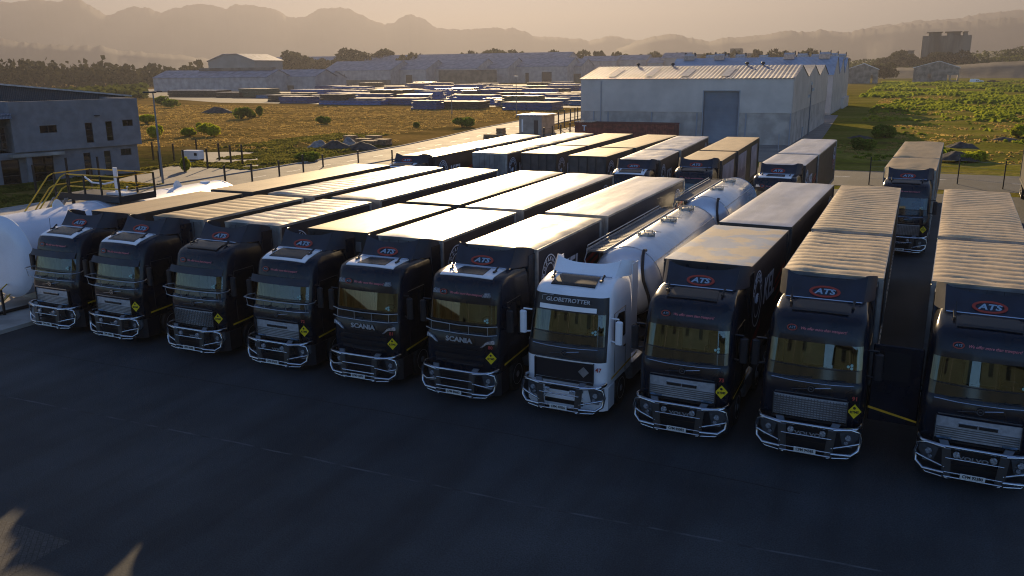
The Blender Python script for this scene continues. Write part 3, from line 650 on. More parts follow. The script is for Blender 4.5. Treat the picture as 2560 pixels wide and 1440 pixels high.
    if script:
        yo, zo = (.285, 3.36) if not sc_ else (.18, 3.30)
        def sp(mb):
            text_at(mb, 'We offer more than transport!', (.14, yo, zo), (1, 0, 0), (0, .25, 1), .10, .004, .35, .001, sx=.86)
        part('slogan', f'slog{sc_}', sp, M['script'], root, 0)
        def rg(mb): ring_at(mb, (-.60, yo, zo), (1, 0, 0), (0, .25, 1), .10, .125, .060, .085, 24, .008)
        rr = part('badge_ring', f'slr{sc_}', rg, M['red'], root, 0)
        part('lettering', f'slt{sc_}', lambda mb: text_at(mb, 'ATS', (-.60, yo, zo), (1, 0, 0), (0, .25, 1), .085, .005, .15), M['ltblue'], rr, 0)
    S = cab_sections(kind)
    def zroof(yy, xx=0.):
        yy = yy + .05 * (1 - (xx / .85) ** 2) if abs(xx) < .85 else yy
        for i in range(len(S) - 1):
            if S[i][1] <= yy <= S[i + 1][1] and S[i][0] > 3.4: t = (yy - S[i][1]) / (S[i + 1][1] - S[i][1]); return S[i][0] + t * (S[i + 1][0] - S[i][0])
        return S[-1][0]
    ya, yb = (.47, 1.42)
    if roof == 'white':
        rp = part('roof_panel', f'rp{sc_}', lambda mb: mb.grid(lambda u, v: ((u * 2 - 1) * .88, ya + v * (yb - ya), zroof(ya + v * (yb - ya), (u * 2 - 1) * .88) + .028), 8, 16, .03), M['white_truck'], root, 60)
    else: rp = root
    part('roof_hatch', f'rh{sc_}', lambda mb: mb.grid(lambda u, v: ((u * 2 - 1) * (.60 if not sc_ else .46) * (1 + .12 * (1 - v)), ya + .12 + v * .66, zroof(ya + .12 + v * .66, (u * 2 - 1) * .6) + .042), 6, 12, .03), mat('hatch_panel', (.012, .014, .018), .25, spec=.25) if roof != 'blackplain' else M['black_paint'], root, 60)
    def horns(mb, sides):
        for s in sides:
            mb.box(s * .74 - .03, s * .74 + .03, .85, 1.05, zroof(.95) + .02, zroof(.95) + .07)
            mb.tube([(s * .74, .95, zroof(.95) + .05), (s * .76, 1.15, zroof(.95) + .16)], [.02, .035], 8)
    for sd in (-1, 1): part('roof_horn', f'horn{sc_}{sd}', lambda mb: horns(mb, (sd,)), M['black'], root)
    part('aerial', f'aer{sc_}', lambda mb: mb.tube([(-.70, .8, zroof(.8)), (-.74, .86, zroof(.8) + .5)], .008, 4), M['black'], root)
    # air deflector with raised corners and its flanks
    dh = deflector_h
    def de(mb):
        def fn(u, v):
            xx = u * 2 - 1; c = v ** 1.5; zz = 3.82 + v * (.46 + dh + .15 * abs(xx) ** 3) ; return (xx * (.96 + .03 * v), 1.32 + .55 * v ** .8 + .10 * xx * xx - .05 * v, zz)
        mb.grid(fn, 20, 8, .03)
        for s in (-1, 1):
            def fw(u, v):
                z0 = 3.75 + .1 * (1 - u); z1 = 4.43 + dh - .22 * u ** 1.5; t = v
                x_ = .96 + .24 * min(1, u * 2.2) ** .8; yy = 1.48 + u * 1.35 + (1 - u) * .48 * v; return (s * x_, yy, z0 + (z1 - z0) * v)
            if s > 0: mb.grid(fw, 8, 6, .03)
            else: mb.grid(lambda u, v: fw(1 - u, v), 8, 6, .03)
    DM = M['white_truck'] if white else M[defl]
    d = part('air_deflector', f'defl{white}{dh}', de, DM, root, 50)
    if not white:
        nrm = Vector((0, .53, .46 + dh)); 
        o = Vector((0, 1.32 + .55 * .46 ** .8 - .05, 3.82 + .46 * (.46 + dh) - .015))
        part('badge_ring', f'badge{dh}', lambda mb: ring_at(mb, o, (1, 0, 0), nrm, .31, .385, .125, .182, 36, .016), M['red'], d, 0)
        part('lettering', f'ats{dh}', lambda mb: text_at(mb, 'ATS', o, (1, 0, 0), nrm, .225, .012, .18, .006, sx=1.25), M['ltblue'], d, 0)
    def bars(mb): mb.tube([(-.93, 1.31, 3.89), (.93, 1.31, 3.89)], .022, 6); [mb.tube([(s * .8, 1.9, 4.2), (s * .8, 2.2, 3.85)], .018, 6) for s in (-1, 1)]
    part('deflector_bracket', 'dbar', bars, M['chrome'], root)
    # flank panels, mirrors, steps
    for s in (-1, 1): part('side_fairing', f'flank{white}{s}', lambda mb: mb.grid(lambda u, v: (s * 1.22, 2.33 + (u if s > 0 else 1 - u) * .55, 1.3 + v * 2.8), 3, 4, .02), BM, root, 0)
    if not door or True:
        for s in (-1, 1):
            if door and s < 0: continue
            def mi(mb):
                mb.bbox(s * 1.47 - .10, s * 1.47 + .10, .34, .48, 2.22, 2.90, .04)
                mb.tube([(s * 1.22, .50, 2.92), (s * 1.46, .40, 2.95)], .025, 6); mb.tube([(s * 1.22, .50, 2.26), (s * 1.46, .40, 2.25)], .025, 6)
            mo = part('mirror', f'mir{s}{white}', mi, M['white_truck'] if white else M['matte_black'], root, 40)
            part('mirror_glass', f'mirg{s}', lambda mb: mb.box(s * 1.47 - .08, s * 1.47 + .08, .481, .49, 2.27, 2.85), M['dark_glass'], mo, 0)
    def side(mb, sides):
        for s in sides:
            x0, x1 = (1.235, 1.252) if s > 0 else (-1.252, -1.235)
            mb.add([(s * 1.262, 1.05 - .6, 1.12), (s * 1.262, 2.30, 1.20), (s * 1.262, 2.30, 1.26), (s * 1.262, 1.05 - .6, 1.18)], [(0, 1, 2, 3) if s > 0 else (3, 2, 1, 0)])
            mb.add([(s * 1.242, 2.8 - .4, 1.15), (s * 1.242, 2.88, 1.17), (s * 1.242, 2.88, 1.23), (s * 1.242, 2.40, 1.21)], [(0, 1, 2, 3) if s > 0 else (3, 2, 1, 0)])
    for sd in (-1, 1): part('reflective_stripe', f'stripe{sd}', lambda mb: side(mb, (sd,)), M['yellow'], root, 0)
    def dl_(mb, sides):
        for s in sides:
            for (ya_, za_, yb_, zb_) in ((.72, 1.25, .72, 3.0), (1.72, 1.0, 1.72, 3.0), (.72, 3.0, 1.72, 3.0)): mb.tube([(s * 1.252 * (1 if za_ < 2.2 else .985), ya_, za_), (s * 1.252 * (.982 if zb_ > 2.2 else 1), yb_, zb_)], .008, 4)
            mb.bbox(s * 1.26 - .02, s * 1.26 + .02, 1.52, 1.68, 1.80, 1.84, .01)
    for sd in (-1, 1): part('door_seam', f'dseam{sd}', lambda mb: dl_(mb, (sd,)), M['black'], root, 0)
    # chassis, tank, wheels
    def ch(mb):
        for s in (-1, 1): mb.box(s * .42 - .05, s * .42 + .05, .5, 6.6, .72, 1.0)
        mb.box(-.9, .9, 4.6, 5.6, 1.0, 1.14); mb.box(-.5, .5, 2.4, 3.0, .9, 1.25)
    part('chassis', 'chassis', ch, M['steel'], root, 0)
    for s in (-1, 1):
        part('fuel_tank', f'ftank{s}', lambda mb: mb.bbox(s * .95 - .28, s * .95 + .28, 2.45, 3.65, .45, 1.05, .08), M['galv'], root, 40)
        part('mudguard', f'mg{s}', lambda mb: mb.tube([(s * 1.08, 1.48 + .62 * math.cos(t), .52 + .60 * math.sin(t)) for t in [math.pi * k / 10 for k in range(11)]], .05, 6), M['matte_black'], root)
        wheel(root, s * 1.07, 1.48, s); wheel(root, s * .98, 4.35, s, wd=.55); wheel(root, s * .98, 5.65, s, wd=.55)
    bull_bar(root, sc_)
    if plate:
        pl = part('number_plate', 'plate', lambda mb: mb.bbox(-.26, .26, -.475, -.455, .37, .49, .004), M['plate'], root, 0)
        part('lettering', 'pt' + plate, lambda mb: text_at(mb, plate, (0, -.476, .43), (1, 0, 0), (0, 0, 1), .098, .003, bold=.003, sx=.92), M['ink'], pl, 0)
    dy = -.075
    if diamond == 'yellow':
        dm = part('hazard_diamond', 'diam', lambda mb: mb.add([(1.04, -.012, 1.28), (1.20, .035, 1.47), (1.04, -.012, 1.66), (.88, -.055, 1.47)], [(0, 1, 2, 3)]) and mb.add([(1.04, -.002, 1.28), (1.20, .045, 1.47), (1.04, -.002, 1.66), (.88, -.045, 1.47)], [(3, 2, 1, 0)]), M['sign'], root, 0)
        def dt(mb):
            text_at(mb, 'RTMS', (1.04, -.016, 1.45), (.32, .09, 0), (0, 0, 1), .085, .003, bold=.003); mb.lathe([(-.004, .035), (0, .035)], (1.035, -.018, 1.56), 'y', 12)
        part('lettering', 'diamt', dt, M['ink'], dm, 0)
    elif diamond == 'silver':
        part('hazard_diamond', 'diams', lambda mb: mb.add([(.62, -.11, 1.28), (.78, -.10, 1.44), (.62, -.11, 1.60), (.46, -.12, 1.44)], [(0, 1, 2, 3)]), M['galv'], root, 0)
    if number:
        part('fleet_number', 'num' + number, lambda mb: text_at(mb, number, (1.03, -.028, 1.80 if not white else 1.52), (.32, .06, 0), (0, 0, 1), .14 if not white else .17, .004, bold=.004), M['red'] if white else M['dimred'], root, 0)
    if door:
        def dr(mb):
            mb.bbox(-2.42, -1.28, .60, .66, 1.05, 3.05, .03)
        do = part('open_door', 'odoor', dr, BM, root, 0)
        part('door_window', 'odw', lambda mb: mb.box(-2.28, -1.55, .588, .60, 2.15, 2.88), M['dark_glass'], do, 0)
        part('reflective_stripe', 'ods', lambda mb: mb.add([(-2.42, .585, 1.36), (-1.29, .585, 1.14), (-1.29, .585, 1.19), (-2.42, .585, 1.42)], [(0, 1, 2, 3)]), M['yellow'], do, 0)
    return root

# ---------------------------------------------------------------- curtain-side trailers
M.update(
 tan=mat('tan_tarpaulin', (.40, .28, .14), .55, nscale=1.6, namt=.10, stretch=(1, .25, 1), bump=.12, bscale=5),
 cream=mat('cream_tarpaulin', (.46, .34, .20), .6, nscale=2.2, namt=.12, bump=.25, bscale=4),
 silver_roof=mat('silver_roof_sheet', (.35, .36, .39), .44, nscale=1.4, namt=.14, stretch=(1, .2, 1), bump=.22, bscale=3),
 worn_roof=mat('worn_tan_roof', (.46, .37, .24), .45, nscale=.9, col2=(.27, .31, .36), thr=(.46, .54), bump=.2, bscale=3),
 pale_roof=mat('pale_roof_sheet', (.38, .34, .28), .46, nscale=1.3, namt=.12, bump=.3, bscale=2.6),
 frame=mat('aluminium_frame', (.33, .33, .32), .42, .6, nscale=2, namt=.2), front_grey=mat('front_wall_sheet', (.22, .21, .20), .5, .3, nscale=1.2, namt=.25, bump=.1, bscale=2),
 dark_frame=mat('dark_frame', (.035, .035, .035), .5), curtain=mat('printed_curtain', (.030, .026, .036), .5, nscale=1.6, col2=(.014, .013, .022), thr=(.42, .6), stretch=(1, .45, 1.6), bump=.12, bscale=2),
 curtain_black=mat('black_curtain', (.014, .015, .018), .45, bump=.15, bscale=2), stripe_red=mat('red_print', (.33, .025, .02), .5, nscale=2, namt=.3), poster=mat('pale_poster', (.42, .36, .38), .6, nscale=1, namt=.15),
)
def roof_fn(style, L, Wd=2.56, seed=0):
    def f(mb):
        nx, ny = 14, int(L / (.07 if style in ('cream', 'ripple') else .25))
        pit = .62
        def fn(u, v):
            x = (u * 2 - 1) * Wd / 2; y = v * L; e = min(1, (1 - abs(u * 2 - 1)) * 6) * min(1, min(v, 1 - v) * L / .18)
            edge = .05 * e
            if style in ('cream', 'ripple'):
                amp = .060 if style == 'cream' else .035; ph = y / (.52 if style == 'cream' else .60) + .25 * mnoise.noise(Vector((x * .8, y * .5, seed)))
                z = edge + e * (amp * abs(math.sin(math.pi * ph)) ** .6 - amp + .05 * mnoise.noise(Vector((x * .7, y * .3, seed + 5))))
                if style == 'cream' and v < .1 and L < 8: z -= .07 * e * max(0, 1 - v * 10) * abs(math.sin(3 * x + seed))
            elif style == 'crumple':
                z = edge + e * (.045 * mnoise.noise(Vector((x * 1.2, y * .9, seed))) + (.022 * max(0, mnoise.noise(Vector((x * 5, y * 5, seed)))) if x < .3 else 0) + .008 * mnoise.noise(Vector((x * 3, y * 7, seed))))
            elif style == 'flat': z = edge * .3 + e * .008 * mnoise.noise(Vector((x, y * .5, seed)))
            else: z = edge + e * (.025 * mnoise.noise(Vector((x * 1.1, y * .35, seed))) + .006 * math.sin(y / 1.2 * math.pi * 2) * (1 - abs(x)))
            return (x, y, 4.21 + z)
        mb.grid(fn, nx, ny, .04)
    return f
def trailer(x, y, a, L, style, rmat, front='grey', side='print', label='', rear=False, group='trailers parked in the two truck rows', seed=0, h=4.25, kel=True, name='trailer'):
    root = empty(name, (x, y, 0), a, label=label, cat='trailer', group=group); dz = h - 4.25
    ro = part('roof', f'roof{style}{rmat}{L}{seed}', roof_fn(style, L, seed=seed), M[rmat], root, 50 if style != 'crumple' else 70); ro.location.z = dz
    fm = M['dark_frame'] if front in ('dark', 'ribbed') else M['frame']
    def fr(mb):
        for s in (-1, 1):
            mb.box(s * 1.30 - .05 if s > 0 else -1.30, s * 1.30 if s > 0 else -1.25, 0, L, 4.12, 4.205)   # top rails
            mb.box(1.25 if s > 0 else -1.30, 1.30 if s > 0 else -1.25, 0, L, 1.10, 1.28)
            for yy in (.0, L - .14): mb.bbox(1.17 if s > 0 else -1.305, 1.305 if s > 0 else -1.17, yy, yy + .14, 1.15, 4.12, .02)
            # gusset at front corners
            mb.prism_y([(s * 1.17, 4.12), (s * 1.17, 3.92), (s * .95, 4.12)] if s < 0 else [(s * .95, 4.12), (s * 1.17, 3.92), (s * 1.17, 4.12)], -.01, .05)
        mb.box(-1.25, 1.25, .0, .08, 4.10, 4.2); mb.box(-1.25, 1.25, L - .08, L, 4.10, 4.2)
    part('frame', f'tfr{front in ("dark", "ribbed")}{L}', fr, fm, root, 20).location.z = dz
    def fw(mb):
        mb.box(-1.17, 1.17, .02, .06, 1.2, 4.12, 0)
        if front == 'dark':
            for xx in (-.6, 0, .6): mb.box(xx - .02, xx + .02, -.02, .02, 1.2, 4.1, 1)
            mb.box(-1.1, 1.1, -.02, .02, 3.3, 3.36, 1); mb.box(-.45, .2, -.012, .02, 3.55, 3.9, 2); mb.box(.5, 1.0, -.012, .02, 3.5, 3.85, 2)
        elif front == 'ribbed':
            for k in range(3): mb.box(-1.17 + .585 * (k + 1) - .03, -1.17 + .585 * (k + 1) + .03, -.03, .02, 1.2, 4.1, 1)
        else:
            for k in range(5): mb.box(-1.17 + .39 * (k + 1) - .006, -1.17 + .39 * (k + 1) + .006, .008, .02, 1.2, 4.1, 1)
    fmats = {'grey': M['front_grey'], 'dark': M['dark_frame'], 'ribbed': mat('brown_front_sheet', (.075, .060, .055), .6, nscale=2, namt=.2), 'canvas': mat('grey_canvas', (.09, .095, .105), .7, nscale=2, namt=.2, bump=.2, bscale=3)}[front]
    part('front_wall', 'fw' + front, fw, [fmats, M['steel'], M['front_grey']], root, 0).location.z = dz
    for s in (0, 1): part('rear_door', f'rd{L}{s}', lambda mb: mb.box(-1.17 + 1.18 * s, -.01 + 1.18 * s, L - .07, L - .02, 1.2, 4.1), M['curtain_black'], root, 0)
    cm = {'print': M['curtain'], 'black': M['curtain_black'], 'poster': M['curtain_black']}[side]
    for s in (-1, 1):
        def cu(mb):
            mb.grid(lambda u, v: (s * (1.262 + .012 * mnoise.noise(Vector((u * L * 1.3, v * 2, s)))), .14 + (u if s > 0 else 1 - u) * (L - .28), 1.24 + v * 2.90), int(L * 2), 6, .012)
            for k in range(int(L / .7)): mb.box(s * 1.285 - .008, s * 1.285 + .008, .35 + k * .7, .39 + k * .7, 1.12, 1.34)
        c = part('side_curtain', f'cur{s}{L}{side}', cu, cm, root, 60); c.location.z = dz
        if s > 0 and side == 'print':
            X = 1.292; yc = 1.05 if not rear else L - 1.35
            def circ(mb):
                ring_at(mb, (X, yc, 3.0), (0, 1, 0), (0, 0, 1), .66, .70, .82, .86, 48, .004); ring_at(mb, (X, yc, 3.0), (0, 1, 0), (0, 0, 1), .42, .46, .54, .58, 40, .004)
                for k, ch_ in enumerate('MOZAKHUL'):
                    t = math.pi * (1 - (k + 1) / 9); o = Vector((X, yc + .55 * math.cos(t), 3.0 + .70 * math.sin(t))); ux = Vector((0, math.sin(t), -math.cos(t))); uy = Vector((0, math.cos(t), math.sin(t)))
                    text_at(mb, ch_, o, ux, uy, .19, .004, bold=.004)
                for k in range(4):   # the wing strokes inside the ring
                    P = []
                    for j in range(9):
                        t = 2.6 - j * .2; rr = .36 - .08 * k; P.append(Vector((X, yc + .02 + rr * math.cos(t) * .95, 2.74 + rr * math.sin(t) * 1.1 + .02 * k)))
                    mb.tube(P, [.006 + .024 * math.sin(math.pi * j / 8) for j in range(9)], 4)
            part('emblem', f'emb{L}{rear}', circ, M['wht_letter'], c, 0)
            if kel and not rear: part('lettering', f'kel{L}', lambda mb: text_at(mb, 'KEL', (X, 2.95, 2.92), (0, 1, 0), (0, 0, 1), 1.15, .004, .12, .02, sx=.95), M['wht_letter'], c, 0)
            def red(mb):
                ys = (3.95, L - .3) if not rear else (L - 2.4, L - .25)
                for (z0, dz_) in ((2.75, .16), (2.48, .16), (2.1, .12)):
                    mb.add([(X - .006, ys[0], z0), (X - .006, ys[1], z0 + .28), (X - .006, ys[1], z0 + .28 + dz_), (X - .006, ys[0] + .1, z0 + dz_)], [(0, 1, 2, 3)])
                mb.add([(X - .006, .2, 1.35), (X - .006, 1.8, 1.95), (X - .006, 1.8, 2.2), (X - .006, .2, 1.7)], [(0, 1, 2, 3)])
            part('red_flash', f'red{L}{rear}', red, M['stripe_red'], c, 0)
        if s > 0 and side == 'poster':
            part('poster_panel', f'pos{L}{rear}', lambda mb: mb.box(1.285, 1.293, .5, min(L - .5, 4.6 if rear else 5.2), 1.5, 3.85), M['poster'], c, 0)
            part('poster_print', f'posp{L}{rear}', lambda mb: [mb.box(1.2935, 1.296, .9 + k * .42, 1.12 + k * .42, 2.15, 2.65 + .08 * (k % 3)) for k in range(8)], mat('faded_print', (.20, .15, .20), .6), c, 0)
            if rear: part('poster_panel', f'pos2{L}', lambda mb: mb.box(1.285, 1.293, 7.4, L - 1.2, 1.5, 3.85), M['poster'], c, 0)
    # running gear
    def ug(mb):
        for s in (-1, 1): mb.box(s * .5 - .06, s * .5 + .06, .2, L - .1, .85, 1.10)
        mb.box(-1.15, 1.15, L - .14, L - .06, .45, .58); mb.box(-1.25, 1.25, .02, L - .02, 1.08, 1.14)
        for s in (-1, 1): mb.box(s * 1.15 - .02, s * 1.15 + .02, L * .3, L * .6, .5, .56); mb.box(s * 1.15 - .02, s * 1.15 + .02, L * .3, L * .6, .78, .84)
        if not rear: mb.box(-.45, .45, L - .1, L + .5, .95, 1.08)
    part('underframe', f'ug{L}{rear}', ug, M['steel'], root, 0)
    for s in (-1, 1):
        for yy in ((L - 1.1, L - 2.45) if not rear else (L - 1.6, L - 2.95)): wheel(root, s * .98, yy, s, r=.48, wd=.52)
    for s in (-1, 1): part('tail_lamp', f'tl{L}{s}', lambda mb: mb.box(s * .95 - .18, s * .95 + .18, L - .055, L - .01, .60, .70), M['red'], root, 0)
    return root
# ================================================================== the fleet, positions surveyed from the photograph
FR = {  # x, y of the lead trailer's front centre, yaw degrees
 1: (-29.03, 24.07, .33), 2: (-25.51, 24.04, -.04), 3: (-21.89, 24.11, .30), 4: (-18.05, 24.18, .01), 5: (-14.96, 23.97, .46), 6: (-11.44, 23.82, -.53),
 8: (-4.86, 24.05, -2.31), 9: (-1.42, 23.93, -.67), 10: (2.32, 24.03, -2.63)}
BK = {1: (-29.39, 48.76, 1.26), 2: (-25.66, 51.95, 1.21), 3: (-22.57, 53.29, 1.0), 4: (-18.41, 51.47, .09), 5: (-14.62, 50.39, 3.21), 6: (-11.30, 52.39, 2.04), 7: (-6.25, 50.89, -.93), 8: (.46, 50.85, -2.81)}
L1, GAP, L2 = 6.1, .66, 12.1
def along(p, d): x, y, a = p; a = R(a); return x - math.sin(a) * d, y + math.cos(a) * d, a
GT = 'black trucks parked in rows'
T = dict
truck(-29.2, 21.0, R(0.5), roof='white', grille='silver', plate='CFM 17801', diamond='none', visor=True, guard=True, deflector_h=.0, label='leftmost black truck with white roof panel and chrome bull bar, beside the white tank')
truck(-25.88, 21.0, R(0.0), roof='white', grille='silver', plate='CFM 18883', visor=True, guard=True, label='second truck from the left, black with white roof panel, sun visor and yellow diamond sign')
truck(-21.95, 21.0, R(0.3), roof='black', grille='mesh', plate='CFM 18380', visor=True, guard=True, label='third truck from the left, black roof, stone guard tube and fine mesh grille')
truck(-18.28, 21.0, R(0.2), roof='white', grille='silver', plate='CFM 87074', number='72', visor=True, guard=True, label='fourth truck from the left, white roof panel, silver grille, next to the left rounded-headlight truck')
truck(-14.88, 21.0, R(0.3), kind='scania', roof='white', plate='CFM 44476', number='81', label='left of the two black trucks with square lamps above the windscreen')
truck(-11.46, 21.0, R(-0.4), kind='scania', roof='white', plate='CFM 80663', number='80', label='right of the two black trucks with lamps above the windscreen, beside the white truck')
truck(-8.17, 21.15, R(-.8), body='white_truck', roof='blackpanel', grille='black', plate='CFM 47036', number='47', diamond='silver', script=False, deflector_h=-.15, label='white truck with black grille and red number 47, coupled to the white tankers', group=GT)
truck(-4.74, 21.0, R(-0.9), roof='blackplain', grille='silver', plate='CFM 85082', number='73', label='black truck with silver grille and twin round lamps, just right of the white truck')
truck(-1.5, 21.0, R(-0.6), roof='blackplain', grille='mesh', plate='CFM 94585', number='91', label='second black truck from the right edge in front, with a silver mesh grille', deflector_h=.02)
truck(2.22, 21.0, R(-2.3), roof='blackplain', grille='silver', plate='CFM 92380', door=True, diamond='none', label='nearest black truck at the right edge with its cab door standing open')
truck(*along(BK[1], -3.05), roof='white', label='black truck mostly hidden at the left end of the back row')
truck(*along(BK[5], -3.05), roof='white', script=False, label='back row truck with blue white roof panel peeping over the front trailers')
truck(*along(BK[6], -3.05), roof='blackplain', grille='mesh', label='back row black truck standing before the trailers with pale posters')
truck(*along(BK[7], -3.05), kind='scania', roof='white', label='back row black truck with bright ATS badge and white roof panel')
truck(*along(BK[8], -3.05), roof='blackplain', grille='mesh', plate='CFM 92281', label='back row black truck at far right, full front visible between two trailers')
TG = 'trailers parked in the two truck rows'
def pair(p, s1, m1, s2, m2, f1, f2, sd, l1, l2, seed, L1_=L1, gap=GAP, L2_=L2, h=4.25):
    x, y, a = along(p, 0); trailer(x, y, a, L1_, s1, m1, f1, sd, l1, False, seed=seed, h=h)
    x, y, a = along(p, L1_ + gap); trailer(x, y, a, L2_, s2, m2, f2, sd, l2, True, seed=seed + 1, h=h)
pair(FR[1], 'flat', 'tan', 'flat', 'tan', 'dark', 'dark', 'black', 'short trailer with flat tan roof, leftmost in the front row beside the white tank', 'long flat tan roofed trailer, leftmost in the front row, nearest the road posts', 1)
pair(FR[2], 'ripple', 'tan', 'ripple', 'pale_roof', 'grey', 'grey', 'black', 'short trailer with rippled tan roof behind the second truck from the left', 'long trailer with pale rippled roof behind the short rippled tan one', 3)
pair(FR[3], 'ripple', 'pale_roof', 'smooth', 'pale_roof', 'grey', 'grey', 'print', 'short trailer with strongly rippled silvery roof behind the third truck from the left', 'long trailer with glaring white roof, third from the left in the front row', 5)
pair(FR[4], 'flat', 'tan', 'smooth', 'pale_roof', 'dark', 'dark', 'black', 'short trailer with smooth tan roof and open dark front behind the fourth truck', 'long pale trailer roof fading from glare to beige, behind the smooth tan short one', 7)
pair(FR[5], 'smooth', 'silver_roof', 'smooth', 'silver_roof', 'grey', 'grey', 'print', 'short trailer with blinding white roof and rounded front corners, fifth in the front row', 'long silvery trailer roof with lengthwise streaks, fifth in the front row', 9)
pair(FR[6], 'crumple', 'pale_roof', 'smooth', 'silver_roof', 'grey', 'grey', 'print', 'short trailer with dimpled silver roof and KEL lettering on its dark side', 'long silver roofed trailer with ring emblem at its rear end, beside the tankers', 11)
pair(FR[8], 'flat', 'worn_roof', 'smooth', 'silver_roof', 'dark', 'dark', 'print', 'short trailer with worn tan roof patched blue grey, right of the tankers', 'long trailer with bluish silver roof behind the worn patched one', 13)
pair(FR[9], 'cream', 'cream', 'cream', 'cream', 'canvas', 'canvas', 'black', 'short trailer with ribbed cream canvas roof, second from the right edge', 'long trailer with ribbed cream canvas roof, second from the right edge', 15)
pair(FR[10], 'cream', 'cream', 'cream', 'cream', 'canvas', 'canvas', 'black', 'short ribbed cream canvas trailer cut by the right edge of the picture', 'long ribbed cream canvas trailer at the right edge, near the fence posts', 17)
pair(BK[1], 'smooth', 'silver_roof', 'smooth', 'silver_roof', 'dark', 'grey', 'print', 'short glaring white roofed trailer at the left end of the back row', 'long glaring white roofed trailer at the left end of the back row, nearest the gatehouse', 21, h=4.2)
pair(BK[2], 'crumple', 'pale_roof', 'crumple', 'pale_roof', 'grey', 'grey', 'print', 'short trailer with dimpled bright roof and grey front, second in the back row', 'long dimpled bright roofed trailer, second in the back row', 23, h=4.22)
pair(BK[3], 'flat', 'tan', 'flat', 'tan', 'ribbed', 'dark', 'print', 'short tan roofed trailer with ribbed brown front and no truck, third in the back row', 'long tan roofed trailer, third in the back row, before the red container', 25, h=4.17)
pair(BK[4], 'flat', 'tan', 'flat', 'tan', 'ribbed', 'dark', 'print', 'short tan roofed trailer with ribbed brown front and no truck, fourth in the back row', 'long tan roofed trailer, fourth in the back row, right of the red container', 27, L1_=5.9, h=4.30)
pair(BK[5], 'crumple', 'silver_roof', 'crumple', 'silver_roof', 'dark', 'grey', 'print', 'short wrinkled silver roofed trailer with KEL lettering, fifth in the back row', 'long wrinkled silver roofed trailer in front of the roller door', 29, h=4.30)
pair(BK[6], 'flat', 'tan', 'flat', 'tan', 'dark', 'dark', 'poster', 'short tan roofed back row trailer with one pale poster on its side', 'long tan roofed back row trailer with two pale posters on its side', 31, h=4.18)
pair(BK[7], 'smooth', 'silver_roof', 'smooth', 'silver_roof', 'dark', 'grey', 'print', 'short bluish silver roofed trailer behind the back row truck with bright badge', 'long bluish silver roofed trailer nearest the warehouse corner', 33)
pair(BK[8], 'cream', 'tan', 'cream', 'tan', 'canvas', 'canvas', 'black', 'short ribbed tan roofed trailer of the separate back row truck at right', 'long ribbed tan roofed trailer of the separate back row truck at right, by the road', 35)
e = UZ(2549, 520, 0.6)
trailer(e.x + 1.75, e.y - .2, R(-3), L2, 'cream', 'tan', 'dark', 'black', 'dark trailer side just entering the picture at the right edge', True, seed=41)

